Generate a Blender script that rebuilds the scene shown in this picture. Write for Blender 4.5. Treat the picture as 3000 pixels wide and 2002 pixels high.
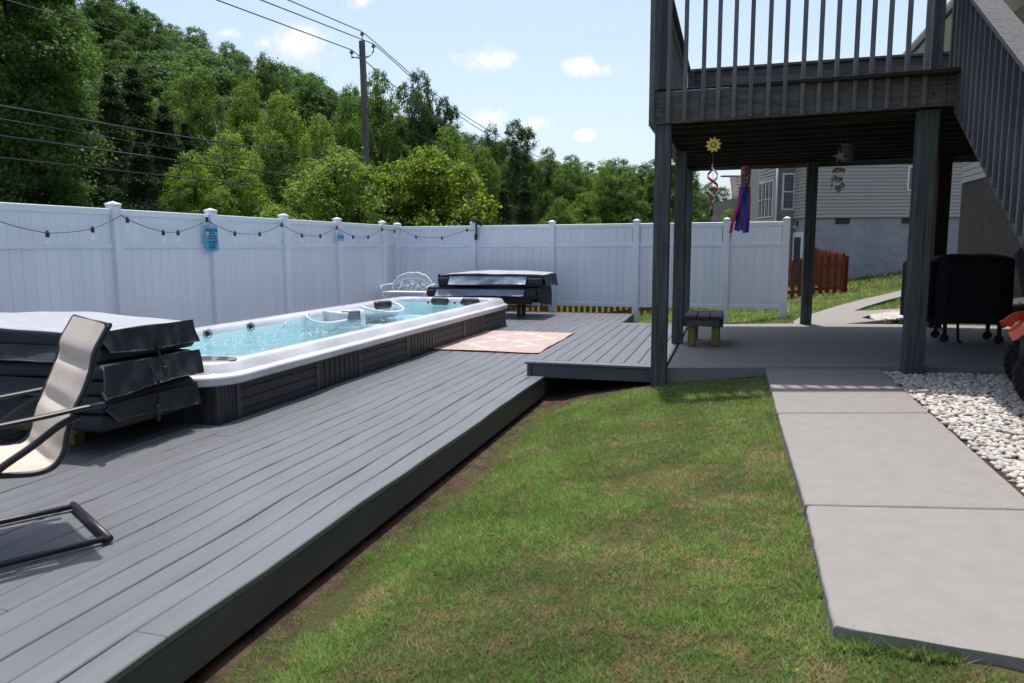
import bpy, bmesh, math, random
import numpy as np
from mathutils import Vector, Matrix
from mathutils.geometry import tessellate_polygon
for o in list(bpy.data.objects):
    bpy.data.objects.remove(o)
SC = bpy.context.scene
COL = SC.collection
R = math.radians
random.seed(7)

# ------------------------------------------------------------------ camera
CAM_Z = 1.35
PITCH, YAW, ROLL, FPX = 0.1272, 0.2874, -0.0053, 2170.0
def cam_axes():
    cy, sy, cp, sp, cr, sr = math.cos(YAW), math.sin(YAW), math.cos(PITCH), math.sin(PITCH), math.cos(ROLL), math.sin(ROLL)
    f0, r0, u0 = Vector((-sy, cy, 0)), Vector((cy, sy, 0)), Vector((0, 0, 1))
    f = f0 * cp - u0 * sp
    u = u0 * cp + f0 * sp
    return r0 * cr + u * sr, u * cr - r0 * sr, f
CR, CU, CF = cam_axes()
cam_d = bpy.data.cameras.new('camera')
cam = bpy.data.objects.new('camera', cam_d)
COL.objects.link(cam)
M = Matrix((CR, CU, -CF)).transposed().to_4x4()
M.translation = (0, 0, CAM_Z)
cam.matrix_world = M
cam_d.sensor_width = 36
cam_d.lens = FPX / 3000 * 36
cam_d.clip_start = 0.05
cam_d.clip_end = 2000
cam_d.dof.use_dof = True
cam_d.dof.focus_distance = 9.5
cam_d.dof.aperture_fstop = 4.5
SC.camera = cam

def ray(x, y):
    """direction of a photograph point; x, y on a 2350 x 1568 sheet"""
    k = 3000 / 2350
    return CF + CR * ((x * k - 1500) / FPX) - CU * ((y * k - 1001) / FPX)
def at_dist(x, y, d):
    """the point d metres away along the view axis"""
    return Vector((0, 0, CAM_Z)) + ray(x, y) * d
def ground_xy(x, d):
    v = ray(x, 570) * d
    return v.x, v.y

# ------------------------------------------------------------------ light
SUN = Vector((-0.07, 0.215, 1.0)).normalized()
EL = math.asin(SUN.z)
ROT = math.atan2(SUN.x, SUN.y)
world = bpy.data.worlds.new('World')
SC.world = world
world.use_nodes = True
wt = world.node_tree
wt.nodes.clear()
def wn(t, **kw):
    n = wt.nodes.new(t)
    for k, v in kw.items():
        setattr(n, k, v)
    return n
w_out = wn('ShaderNodeOutputWorld')
w_bg = wn('ShaderNodeBackground')
w_bg.inputs['Strength'].default_value = 0.112
w_sky = wn('ShaderNodeTexSky', sky_type='NISHITA', sun_disc=False, sun_elevation=EL, sun_rotation=ROT)
w_sky.air_density, w_sky.dust_density, w_sky.ozone_density, w_sky.altitude = 1.0, 3.2, 1.4, 300
wt.links.new(w_bg.outputs[0], w_out.inputs[0])
w_geo = wn('ShaderNodeTexCoord')
w_noise = wn('ShaderNodeTexNoise')
w_noise.inputs['Scale'].default_value = 22
w_noise.inputs['Detail'].default_value = 6
w_noise.inputs['Roughness'].default_value = 0.62
wt.links.new(w_geo.outputs['Generated'], w_noise.inputs['Vector'])
def wmath(op, a, b=None):
    n = wn('ShaderNodeMath', operation=op)
    for i, v in enumerate((a, b)):
        if v is None:
            continue
        if isinstance(v, (int, float)):
            n.inputs[i].default_value = v
        else:
            wt.links.new(v, n.inputs[i])
    return n.outputs[0]
def wdot(vec):
    n = wn('ShaderNodeVectorMath', operation='DOT_PRODUCT')
    wt.links.new(w_geo.outputs['Generated'], n.inputs[0])
    n.inputs[1].default_value = vec
    return n.outputs['Value']
# small fair-weather clouds all round the sky: direction, half width, half height (radians), density
CLOUDS = []
for x, y, rx, ry, k in [(1108, 135, 62, 30, 1), (1350, 160, 76, 24, 1), (1105, 274, 62, 26, .9), (1222, 284, 38, 18, .8), (690, 112, 70, 46, .75),
                        (520, 76, 32, 11, .6), (603, 102, 24, 14, .6), (835, 6, 34, 17, .8), (1342, 311, 26, 14, .7), (1312, 64, 34, 12, .4),
                        (1830, 140, 60, 30, .7), (1385, 392, 40, 24, .5)]:
    CLOUDS.append((ray(x, y).normalized(), rx * 1.15 / 1700, ry * 1.15 / 1700, k))
rc = random.Random(3)
for i in range(16):
    a = R(40 + i * 18 + rc.uniform(-6, 6))
    e = R(rc.uniform(10, 40))
    CLOUDS.append((Vector((math.sin(a) * math.cos(e), math.cos(a) * math.cos(e), math.sin(e))), rc.uniform(.03, .07), rc.uniform(.012, .03), rc.uniform(.5, 1)))
mask = None
for dvec, rx, ry, k in CLOUDS:
    side = dvec.cross(Vector((0, 0, 1))).normalized()
    upv = side.cross(dvec).normalized()
    a = wmath('MULTIPLY', wdot(side), 1 / rx)
    b = wmath('MULTIPLY', wdot(upv), 1 / ry)
    q = wmath('SQRT', wmath('ADD', wmath('MULTIPLY', a, a), wmath('MULTIPLY', b, b)))
    fr = wmath('GREATER_THAN', wdot(dvec), 0.5)
    m = wmath('MULTIPLY', wmath('SUBTRACT', 1.25, q), fr)
    m = wmath('MULTIPLY', wmath('MAXIMUM', m, 0.0), k)
    mask = m if mask is None else wmath('MAXIMUM', mask, m)
nz = wmath('MULTIPLY', wmath('SUBTRACT', w_noise.outputs['Fac'], 0.53), 4.6)
m2 = wmath('ADD', wmath('MULTIPLY', mask, 1.3), nz)
m2 = wmath('SUBTRACT', m2, 0.08)
m2 = wmath('MULTIPLY', m2, wmath('MINIMUM', wmath('MULTIPLY', mask, 3.0), 1.0))
ramp = wn('ShaderNodeMapRange', interpolation_type='SMOOTHSTEP')
ramp.inputs['From Min'].default_value = 0.0
ramp.inputs['From Max'].default_value = 1.35
wt.links.new(m2, ramp.inputs['Value'])
w_mix = wn('ShaderNodeMix', data_type='RGBA')
wt.links.new(ramp.outputs['Result'], w_mix.inputs['Factor'])
w_hs = wn('ShaderNodeHueSaturation')
w_hs.inputs['Saturation'].default_value = 0.84
w_hs.inputs['Value'].default_value = 1.2
wt.links.new(w_sky.outputs[0], w_hs.inputs['Color'])
wt.links.new(w_hs.outputs['Color'], w_mix.inputs['A'])
w_mix.inputs['B'].default_value = (6.2, 6.05, 5.95, 1)
wt.links.new(w_mix.outputs['Result'], w_bg.inputs['Color'])

sun_d = bpy.data.lights.new('sun', 'SUN')
sun_d.energy = 3.2
sun_d.angle = R(1.1)
sun_d.color = (1.0, 0.955, 0.89)
sun = bpy.data.objects.new('sun', sun_d)
COL.objects.link(sun)
sun.rotation_euler = SUN.to_track_quat('Z', 'Y').to_euler()
sun.location = (0, 0, 40)
SC.view_settings.view_transform = 'Standard'
SC.view_settings.look = 'None'
SC.view_settings.gamma = 1
SC.view_settings.use_curve_mapping = False
SC.view_settings.exposure = 0.68
SC.render.engine = 'CYCLES'
SC.cycles.max_bounces = 8
SC.cycles.transparent_max_bounces = 24
SC.cycles.use_denoising = True

# ------------------------------------------------------------------ materials
def mat(name, col, rough=.6, spec=.5, var=0, vscale=3, stretch=(1, 1, 1), bump=0, bscale=40, col2=None, rnd=0, metal=0, coat=0, bdist=.01, detail=4, sharp=None, alpha=None, trans=0):
    m = bpy.data.materials.new(name)
    m.use_nodes = True
    t = m.node_tree
    b = t.nodes['Principled BSDF']
    b.inputs['Roughness'].default_value = rough
    b.inputs['Specular IOR Level'].default_value = spec
    b.inputs['Metallic'].default_value = metal
    b.inputs['Coat Weight'].default_value = coat
    b.inputs['Base Color'].default_value = (*col, 1)
    tc = t.nodes.new('ShaderNodeTexCoord')
    mp = t.nodes.new('ShaderNodeMapping')
    mp.inputs['Scale'].default_value = stretch
    t.links.new(tc.outputs['Object'], mp.inputs[0])
    cur = None
    if var or col2:
        n = t.nodes.new('ShaderNodeTexNoise')
        n.inputs['Scale'].default_value = vscale
        n.inputs['Detail'].default_value = detail
        n.inputs['Roughness'].default_value = .6
        t.links.new(mp.outputs[0], n.inputs['Vector'])
        mr = t.nodes.new('ShaderNodeMapRange')
        lo, hi = sharp or (.3, .7)
        mr.inputs['From Min'].default_value = lo
        mr.inputs['From Max'].default_value = hi
        t.links.new(n.outputs['Fac'], mr.inputs['Value'])
        x = t.nodes.new('ShaderNodeMix')
        x.data_type = 'RGBA'
        c2 = col2 or tuple(c * (1 - var) for c in col)
        c1 = col if col2 else tuple(min(1, c * (1 + var * .6)) for c in col)
        x.inputs['A'].default_value = (*c1, 1)
        x.inputs['B'].default_value = (*c2, 1)
        t.links.new(mr.outputs['Result'], x.inputs['Factor'])
        cur = x.outputs['Result']
    if rnd:
        oi = t.nodes.new('ShaderNodeObjectInfo')
        mr2 = t.nodes.new('ShaderNodeMapRange')
        mr2.inputs['To Min'].default_value = 1 - rnd
        mr2.inputs['To Max'].default_value = 1 + rnd
        t.links.new(oi.outputs['Random'], mr2.inputs['Value'])
        h = t.nodes.new('ShaderNodeHueSaturation')
        h.inputs['Color'].default_value = (*col, 1)
        t.links.new(mr2.outputs['Result'], h.inputs['Value'])
        if cur:
            t.links.new(cur, h.inputs['Color'])
        cur = h.outputs['Color']
    if cur:
        t.links.new(cur, b.inputs['Base Color'])
    if bump:
        n2 = t.nodes.new('ShaderNodeTexNoise')
        n2.inputs['Scale'].default_value = bscale
        n2.inputs['Detail'].default_value = 5
        t.links.new(mp.outputs[0], n2.inputs['Vector'])
        bp = t.nodes.new('ShaderNodeBump')
        bp.inputs['Strength'].default_value = bump
        bp.inputs['Distance'].default_value = bdist
        t.links.new(n2.outputs['Fac'], bp.inputs['Height'])
        t.links.new(bp.outputs[0], b.inputs['Normal'])
    return m

def leaf_mat(name, col, trans, tw=.45, rnd=.18):
    """leaf: diffuse + translucent + a little gloss; the 'tint' attribute varies each leaf"""
    m = bpy.data.materials.new(name)
    m.use_nodes = True
    t = m.node_tree
    t.nodes.clear()
    out = t.nodes.new('ShaderNodeOutputMaterial')
    at = t.nodes.new('ShaderNodeAttribute')
    at.attribute_name = 'tint'
    oi = t.nodes.new('ShaderNodeObjectInfo')
    mr = t.nodes.new('ShaderNodeMapRange')
    mr.inputs['To Min'].default_value = 1 - rnd
    mr.inputs['To Max'].default_value = 1 + rnd
    t.links.new(oi.outputs['Random'], mr.inputs['Value'])
    def tinted(c):
        x = t.nodes.new('ShaderNodeMix')
        x.data_type = 'RGBA'
        x.blend_type = 'MULTIPLY'
        x.inputs['Factor'].default_value = 1
        x.inputs['A'].default_value = (*c, 1)
        t.links.new(at.outputs['Color'], x.inputs['B'])
        h = t.nodes.new('ShaderNodeHueSaturation')
        t.links.new(x.outputs['Result'], h.inputs['Color'])
        t.links.new(mr.outputs['Result'], h.inputs['Value'])
        return h.outputs['Color']
    d = t.nodes.new('ShaderNodeBsdfDiffuse')
    tr = t.nodes.new('ShaderNodeBsdfTranslucent')
    g = t.nodes.new('ShaderNodeBsdfGlossy')
    g.inputs['Roughness'].default_value = .45
    g.inputs['Color'].default_value = (.9, .9, .9, 1)
    t.links.new(tinted(col), d.inputs['Color'])
    t.links.new(tinted(trans), tr.inputs['Color'])
    m1 = t.nodes.new('ShaderNodeMixShader')
    m1.inputs[0].default_value = tw
    t.links.new(d.outputs[0], m1.inputs[1])
    t.links.new(tr.outputs[0], m1.inputs[2])
    m2_ = t.nodes.new('ShaderNodeMixShader')
    m2_.inputs[0].default_value = .012
    t.links.new(m1.outputs[0], m2_.inputs[1])
    t.links.new(g.outputs[0], m2_.inputs[2])
    t.links.new(m2_.outputs[0], out.inputs[0])
    return m

WG = (1, .06, 1)
MT = dict(
    deck=mat('deck_paint', (.130, .137, .149), .42, .5, var=.13, vscale=5, stretch=(3, .35, 3), bump=.25, bscale=55, rnd=.04, bdist=.003),
    deck_dark=mat('deck_fascia_paint', (.085, .086, .100), .6, .4, var=.25, vscale=3, bump=.25, bscale=30, stretch=(1, .2, 1), bdist=.004),
    vinyl=mat('white_vinyl', (.74, .785, .86), .38, .45, var=.08, vscale=1.6, rnd=.03, stretch=(1, 1, .5)),
    wood=mat('weathered_wood', (.115, .132, .130), .8, .3, var=.55, vscale=7, stretch=(5, 5, .3), bump=.8, bscale=26, rnd=.12, col2=(.052, .056, .052)),
    wood_h=mat('weathered_wood_level', (.170, .165, .150), .8, .3, vscale=5, stretch=(.35, 5, 6), bump=.8, bscale=26, rnd=.1, col2=(.06, .062, .056)),
    wood_stair=mat('weathered_stair_wood', (.095, .098, .105), .8, .3, var=.4, vscale=7, stretch=(5, 5, .4), bump=.6, bscale=26, rnd=.12),
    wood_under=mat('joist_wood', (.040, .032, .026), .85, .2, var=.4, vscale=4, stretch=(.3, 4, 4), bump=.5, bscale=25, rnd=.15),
    wood_treated=mat('treated_lumber', (.20, .155, .06), .8, .3, var=.35, vscale=6, stretch=(4, 4, .4), bump=.5, bscale=30),
    wood_dark=mat('dark_stained_wood', (.045, .038, .036), .6, .4, var=.35, vscale=6, stretch=(4, .4, 4), bump=.5, bscale=30, rnd=.1),
    concrete=mat('concrete', (.240, .229, .217), .85, .25, var=.11, vscale=9, bump=.6, bscale=150, bdist=.006, detail=15, sharp=(.2, .8)),
    concrete_edge=mat('concrete_side', (.24, .21, .18), .9, .2, var=.35, vscale=5, bump=.8, bscale=30),
    acrylic=mat('pearl_acrylic', (.70, .70, .73), .16, .5, vscale=3.2, stretch=(1.6, .4, 1), col2=(.44, .44, .50), coat=.25, detail=8),
    tubin=mat('spa_interior', (.66, .80, .83), .25, .5, vscale=2.5, col2=(.56, .74, .79), coat=.2),
    skirt=mat('spa_skirt', (.040, .042, .048), .5, .45, var=.18, vscale=4, bump=.15, bscale=60, bdist=.003),
    skirt_trim=mat('spa_skirt_trim', (.062, .066, .076), .45, .45, var=.1),
    black=mat('black_plastic', (.018, .018, .02), .4, .5),
    black_metal=mat('black_metal', (.016, .016, .019), .42, .5),
    vinylcover=mat('charcoal_vinyl', (.024, .0265, .032), .6, .3, var=.2, vscale=5, bump=.12, bscale=40, bdist=.003),
    vinylflap=mat('charcoal_vinyl_flap', (.030, .034, .042), .62, .3, var=.25, vscale=9, bump=.5, bscale=14, bdist=.012),
    piping=mat('grey_piping', (.085, .088, .09), .6, .4),
    vinylsunlit=mat('sunlit_top_vinyl', (.36, .38, .415), .40, .5, var=.12, vscale=6, bump=.1, bscale=40, bdist=.003),  # charcoal vinyl made paler, sun and sky sheen put into the colour
    silver=mat('silver_liner', (.20, .255, .36), .34, .6, var=.25, vscale=6, bump=.6, bscale=16, bdist=.02),
    sling=mat('beige_sling', (.49, .43, .375), .8, .25, var=.08, vscale=30, bump=.3, bscale=260, stretch=(1, 1, 1), bdist=.002),
    iron=mat('white_cast_iron', (.74, .78, .82), .45, .5),
    soil=mat('soil', (.095, .064, .043), .95, .1, vscale=9, col2=(.035, .025, .019), bump=.9, bscale=60, bdist=.02),
    siding=mat('beige_siding', (.42, .395, .355), .55, .35, var=.05, vscale=2, rnd=.03),
    siding2=mat('tan_siding', (.27, .235, .215), .6, .3, var=.06, vscale=2, rnd=.03),
    stucco=mat('grey_stucco', (.40, .40, .43), .85, .2, vscale=1.6, col2=(.30, .30, .34), bump=1.0, bscale=5, bdist=.04, detail=8),
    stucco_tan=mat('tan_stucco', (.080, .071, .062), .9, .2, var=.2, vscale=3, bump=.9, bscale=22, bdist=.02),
    trim=mat('white_trim', (.78, .79, .80), .45, .4),
    glass=mat('window_glass', (.045, .055, .065), .06, .6),
    blind=mat('window_blind', (.22, .24, .27), .6, .3),
    shingle=mat('brown_shingles', (.092, .084, .090), .9, .2, var=.45, vscale=7, stretch=(1, 1, 3), bump=.4, bscale=30, rnd=.2),
    red_wood=mat('red_brown_stain', (.165, .042, .014), .7, .3, var=.3, vscale=6, stretch=(4, 4, .4), bump=.3, bscale=30, rnd=.15),
    bark=mat('bark', (.07, .055, .042), .95, .1, var=.45, vscale=6, stretch=(3, 3, .5), bump=1, bscale=12, bdist=.05),
    pole=mat('utility_pole_wood', (.15, .135, .125), .9, .2, var=.3, vscale=5, stretch=(5, 5, .15), bump=.5, bscale=20),
    wire=mat('black_cable', (.03, .033, .045), .5, .4),
    insul=mat('insulator_porcelain', (.16, .15, .17), .3, .5),
    galv=mat('galvanised_steel', (.35, .36, .38), .4, .5, metal=.8),
    tire=mat('rubber_tire', (.014, .014, .015), .75, .3, bump=.3, bscale=30),
    orange=mat('orange_paint', (.62, .055, .012), .28, .5, coat=.5),
    fabric_black=mat('black_cover_fabric', (.010, .0105, .014), .75, .25, bump=.4, bscale=10, bdist=.03),
    yellow=mat('yellow_petal', (.78, .62, .10), .5, .4, var=.12, vscale=20),
    red=mat('red_enamel', (.55, .035, .02), .4, .5),
    blue=mat('blue_ribbon', (.012, .035, .30), .5, .5, var=.2, vscale=8),
    pink=mat('pink_ribbon', (.72, .05, .13), .5, .4, var=.2, vscale=8),
    shell=mat('shell', (.34, .33, .28), .5, .4, var=.3, vscale=20),
    netgrey=mat('grey_net', (.16, .165, .18), .8, .2, var=.3, vscale=30),
    bulb=None, water=None,
)
def special():
    m = bpy.data.materials.new('clear_bulb_glass')
    m.use_nodes = True
    b = m.node_tree.nodes['Principled BSDF']
    b.inputs['Base Color'].default_value = (.95, .95, .97, 1)
    b.inputs['Roughness'].default_value = .05
    b.inputs['Alpha'].default_value = .16
    MT['bulb'] = m
    # water: thin clear sheet with ripples; see-through tinted, reflecting by Fresnel
    m = bpy.data.materials.new('pool_water')
    m.use_nodes = True
    t = m.node_tree
    t.nodes.clear()
    out = t.nodes.new('ShaderNodeOutputMaterial')
    tp = t.nodes.new('ShaderNodeBsdfTransparent')
    tp.inputs['Color'].default_value = (.80, .955, .972, 1)
    gl = t.nodes.new('ShaderNodeBsdfGlossy')
    gl.inputs['Roughness'].default_value = .03
    fr = t.nodes.new('ShaderNodeFresnel')
    fr.inputs['IOR'].default_value = 1.33
    mx = t.nodes.new('ShaderNodeMixShader')
    tc = t.nodes.new('ShaderNodeTexCoord')
    mp = t.nodes.new('ShaderNodeMapping')
    mp.inputs['Scale'].default_value = (1.5, 1, 1)
    n = t.nodes.new('ShaderNodeTexNoise')
    n.inputs['Scale'].default_value = 5.5
    n.inputs['Detail'].default_value = 3
    n.inputs['Distortion'].default_value = .6
    bp = t.nodes.new('ShaderNodeBump')
    bp.inputs['Strength'].default_value = .55
    bp.inputs['Distance'].default_value = .03
    t.links.new(tc.outputs['Object'], mp.inputs[0])
    t.links.new(mp.outputs[0], n.inputs['Vector'])
    t.links.new(n.outputs['Fac'], bp.inputs['Height'])
    t.links.new(bp.outputs[0], gl.inputs['Normal'])
    t.links.new(bp.outputs[0], fr.inputs['Normal'])
    mul = t.nodes.new('ShaderNodeMath')
    mul.operation = 'MULTIPLY'
    mul.inputs[1].default_value = .8
    t.links.new(fr.outputs[0], mul.inputs[0])
    t.links.new(mul.outputs[0], mx.inputs[0])
    t.links.new(tp.outputs[0], mx.inputs[1])
    t.links.new(gl.outputs[0], mx.inputs[2])
    t.links.new(mx.outputs[0], out.inputs[0])
    MT['water'] = m
    # rug: terracotta with pale double-diamond band, worn weave
    m = bpy.data.materials.new('rug_weave')
    m.use_nodes = True
    t = m.node_tree
    b = t.nodes['Principled BSDF']
    b.inputs['Roughness'].default_value = .9
    b.inputs['Specular IOR Level'].default_value = .15
    tc = t.nodes.new('ShaderNodeTexCoord')
    sp = t.nodes.new('ShaderNodeSeparateXYZ')
    t.links.new(tc.outputs['Object'], sp.inputs[0])
    def mth(op, a, b_=None, c=None):
        q = t.nodes.new('ShaderNodeMath')
        q.operation = op
        for i, v in enumerate((a, b_, c)):
            if v is None:
                continue
            if isinstance(v, (int, float)):
                q.inputs[i].default_value = v
            else:
                t.links.new(v, q.inputs[i])
        return q.outputs[0]
    U, V = sp.outputs['X'], sp.outputs['Y']
    au, av = mth('ABSOLUTE', U), mth('ABSOLUTE', V)
    zig = mth('MULTIPLY', mth('PINGPONG', mth('ADD', V, 10.0), .11), .9)
    diam = mth('SUBTRACT', .47, mth('ABSOLUTE', mth('SUBTRACT', av, .43)))
    band = mth('ABSOLUTE', mth('SUBTRACT', mth('SUBTRACT', au, mth('MULTIPLY', diam, 1.0)), mth('SUBTRACT', zig, .02)))
    w1 = mth('MULTIPLY', mth('LESS_THAN', band, .065), mth('LESS_THAN', av, .93))
    stripes = mth('LESS_THAN', mth('PINGPONG', mth('ADD', mth('ADD', au, av), 5.0), .045), .014)
    rows = mth('LESS_THAN', mth('PINGPONG', mth('ADD', V, 5.0), .05), .012)
    n1 = t.nodes.new('ShaderNodeTexNoise')
    n1.inputs['Scale'].default_value = 38
    n1.inputs['Detail'].default_value = 5
    n1.inputs['Roughness'].default_value = .75
    t.links.new(tc.outputs['Object'], n1.inputs['Vector'])
    worn = mth('GREATER_THAN', n1.outputs['Fac'], .505)
    tot = mth('MAXIMUM', mth('MULTIPLY', w1, mth('LESS_THAN', n1.outputs['Fac'], .66)), mth('MAXIMUM', mth('MULTIPLY', mth('MAXIMUM', stripes, rows), .55), mth('MULTIPLY', worn, .7)))
    x = t.nodes.new('ShaderNodeMix')
    x.data_type = 'RGBA'
    x.inputs['A'].default_value = (.34, .215, .188, 1)
    x.inputs['B'].default_value = (.45, .41, .39, 1)
    t.links.new(tot, x.inputs['Factor'])
    t.links.new(x.outputs['Result'], b.inputs['Base Color'])
    MT['rug'] = m
    # patchwork print for the windsock
    m = bpy.data.materials.new('printed_cloth')
    m.use_nodes = True
    t = m.node_tree
    b = t.nodes['Principled BSDF']
    b.inputs['Roughness'].default_value = .7
    v = t.nodes.new('ShaderNodeTexVoronoi')
    v.inputs['Scale'].default_value = 42
    tc = t.nodes.new('ShaderNodeTexCoord')
    t.links.new(tc.outputs['Object'], v.inputs['Vector'])
    cr = t.nodes.new('ShaderNodeValToRGB')
    cr.color_ramp.interpolation = 'CONSTANT'
    e = cr.color_ramp.elements
    e[0].color = (.10, .02, .10, 1)
    e[1].position = .25
    e[1].color = (.45, .12, .03, 1)
    for p_, c_ in ((.42, (.03, .04, .14, 1)), (.6, (.30, .25, .22, 1)), (.75, (.35, .03, .06, 1)), (.88, (.06, .12, .08, 1))):
        el = e.new(p_)
        el.color = c_
    t.links.new(v.outputs['Color'], cr.inputs[0])
    t.links.new(cr.outputs[0], b.inputs['Base Color'])
    MT['print'] = m
special()

# ------------------------------------------------------------------ mesh helpers
class MB:
    def __init__(s):
        s.v, s.f = [], []
    def add(s, vs, fs):
        n = len(s.v)
        s.v += [tuple(v) for v in vs]
        s.f += [tuple(i + n for i in f) for f in fs]
        return s
    def box(s, x0, x1, y0, y1, z0, z1, c=0.0, mtx=None):
        """axis box from corner to corner, edges chamfered by c"""
        if c <= 0:
            vs = [(x, y, z) for x in (x0, x1) for y in (y0, y1) for z in (z0, z1)]
            fs = [(0, 1, 3, 2), (4, 6, 7, 5), (0, 4, 5, 1), (2, 3, 7, 6), (0, 2, 6, 4), (1, 5, 7, 3)]
        else:
            vs, idx = [], {}
            X, Y, Z = (x0, x1), (y0, y1), (z0, z1)
            for i in (0, 1):
                for j in (0, 1):
                    for k in (0, 1):
                        sx, sy, sz = (1, -1)[i], (1, -1)[j], (1, -1)[k]
                        for a in range(3):
                            p = [X[i] + sx * c, Y[j] + sy * c, Z[k] + sz * c]
                            p[a] = (X[i], Y[j], Z[k])[a]
                            idx[i, j, k, a] = len(vs)
                            vs.append(tuple(p))
            fs = []
            for a in range(3):
                for e in (0, 1):
                    q = []
                    for (m, n) in ((0, 0), (1, 0), (1, 1), (0, 1)):
                        ijk = [0, 0, 0]
                        ijk[a] = e
                        ijk[(a + 1) % 3] = m
                        ijk[(a + 2) % 3] = n
                        q.append(idx[(*ijk, a)])
                    fs.append(tuple(q if e else q[::-1]))
            for a in range(3):
                b, d = (a + 1) % 3, (a + 2) % 3
                for m in (0, 1):
                    for n in (0, 1):
                        def g(e, ax):
                            ijk = [0, 0, 0]
                            ijk[a] = e
                            ijk[b] = m
                            ijk[d] = n
                            return idx[(*ijk, ax)]
                        q = [g(0, b), g(1, b), g(1, d), g(0, d)]
                        fs.append(tuple(q if (m + n) % 2 else q[::-1]))
            for i in (0, 1):
                for j in (0, 1):
                    for k in (0, 1):
                        q = (idx[i, j, k, 0], idx[i, j, k, 1], idx[i, j, k, 2])
                        fs.append(q if (i + j + k) % 2 else q[::-1])
        if mtx is not None:
            vs = [mtx @ Vector(v) for v in vs]
        return s.add(vs, fs)
    def bar(s, p0, p1, w, h, c=0.0, up=(0, 0, 1)):
        """rectangular bar from p0 to p1, w across and h along up"""
        p0, p1 = Vector(p0), Vector(p1)
        d = p1 - p0
        L = d.length
        y = d.normalized()
        x = y.cross(Vector(up))
        if x.length < 1e-4:
            x = Vector((1, 0, 0))
        x.normalize()
        z = x.cross(y)
        m = Matrix((x, y, z)).transposed().to_4x4()
        m.translation = p0
        return s.box(-w / 2, w / 2, 0, L, -h / 2, h / 2, c, m)
    def tube(s, pts, r, seg=8, cap=True, flat=1.0):
        pts = [Vector(p) for p in pts]
        n = len(pts)
        rs = r if isinstance(r, (list, tuple)) else [r] * n
        t0 = (pts[1] - pts[0]).normalized()
        ref = Vector((0, 0, 1)) if abs(t0.z) < .9 else Vector((1, 0, 0))
        side = t0.cross(ref).normalized()
        vs, fs = [], []
        for i, p in enumerate(pts):
            t = ((pts[min(i + 1, n - 1)] - pts[max(i - 1, 0)])).normalized()
            side = (side - t * side.dot(t)).normalized()
            up = side.cross(t)
            for k in range(seg):
                a = 2 * math.pi * k / seg
                vs.append(p + (side * math.cos(a) + up * math.sin(a) * flat) * rs[i])
        for i in range(n - 1):
            for k in range(seg):
                a, b = i * seg + k, i * seg + (k + 1) % seg
                fs.append((a, b, b + seg, a + seg))
        if cap:
            fs.append(tuple(range(seg))[::-1])
            fs.append(tuple(range((n - 1) * seg, n * seg)))
        return s.add(vs, fs)
    def lathe(s, prof, seg=16, mtx=None):
        """profile of (radius, z) turned about z"""
        vs, fs = [], []
        for r, z in prof:
            for k in range(seg):
                a = 2 * math.pi * k / seg
                v = Vector((r * math.cos(a), r * math.sin(a), z))
                vs.append(mtx @ v if mtx is not None else v)
        for i in range(len(prof) - 1):
            for k in range(seg):
                a, b = i * seg + k, i * seg + (k + 1) % seg
                fs.append((a, b, b + seg, a + seg))
        fs.append(tuple(range(seg))[::-1])
        fs.append(tuple(range((len(prof) - 1) * seg, len(prof) * seg)))
        return s.add(vs, fs)
    def prism(s, poly, z0, z1):
        """vertical prism over an outline; z0, z1 numbers or one per corner"""
        n = len(poly)
        a = [z0] * n if isinstance(z0, (int, float)) else z0
        b = [z1] * n if isinstance(z1, (int, float)) else z1
        vs = [(p[0], p[1], a[i]) for i, p in enumerate(poly)] + [(p[0], p[1], b[i]) for i, p in enumerate(poly)]
        area = sum(poly[i][0] * poly[(i + 1) % n][1] - poly[(i + 1) % n][0] * poly[i][1] for i in range(n))
        tri = tessellate_polygon([[Vector((p[0], p[1], 0)) for p in poly]])
        fs = []
        for t in tri:
            q = [poly[i] for i in t]
            cr = (q[1][0] - q[0][0]) * (q[2][1] - q[0][1]) - (q[1][1] - q[0][1]) * (q[2][0] - q[0][0])
            t = tuple(t) if cr > 0 else tuple(t)[::-1]
            fs.append(tuple(i + n for i in t))
            fs.append(t[::-1])
        for i in range(n):
            j = (i + 1) % n
            fs.append((i, j, j + n, i + n) if area > 0 else (j, i, i + n, j + n))
        return s.add(vs, fs)
    def plate(s, poly, ax, t0, t1):
        """flat outline in the plane across axis ax ('x' or 'y'), thick from t0 to t1; poly of (across, z)"""
        o = MB().prism(poly, t0, t1)
        if ax == 'y':
            s.add([(v[0], v[2], v[1]) for v in o.v], [f[::-1] for f in o.f])
        else:
            s.add([(v[2], v[0], v[1]) for v in o.v], o.f)
        return s
    def grid(s, fn, nu, nv):
        vs = [fn(i / nu, j / nv) for i in range(nu + 1) for j in range(nv + 1)]
        fs = [(i * (nv + 1) + j, (i + 1) * (nv + 1) + j, (i + 1) * (nv + 1) + j + 1, i * (nv + 1) + j + 1) for i in range(nu) for j in range(nv)]
        return s.add(vs, fs)
    def mesh(s, name, m, smooth=False):
        me = bpy.data.meshes.new(name)
        me.from_pydata(s.v, [], s.f)
        me.update()
        if m is not None:
            me.materials.append(MT[m] if isinstance(m, str) else m)
        if smooth:
            me.shade_smooth()
            if smooth != True:
                try:
                    me.set_sharp_from_angle(angle=R(smooth))
                except Exception:
                    pass
        return me
    def build(s, name, m, parent=None, smooth=False):
        return link(name, s.mesh(name, m, smooth), parent)

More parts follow.
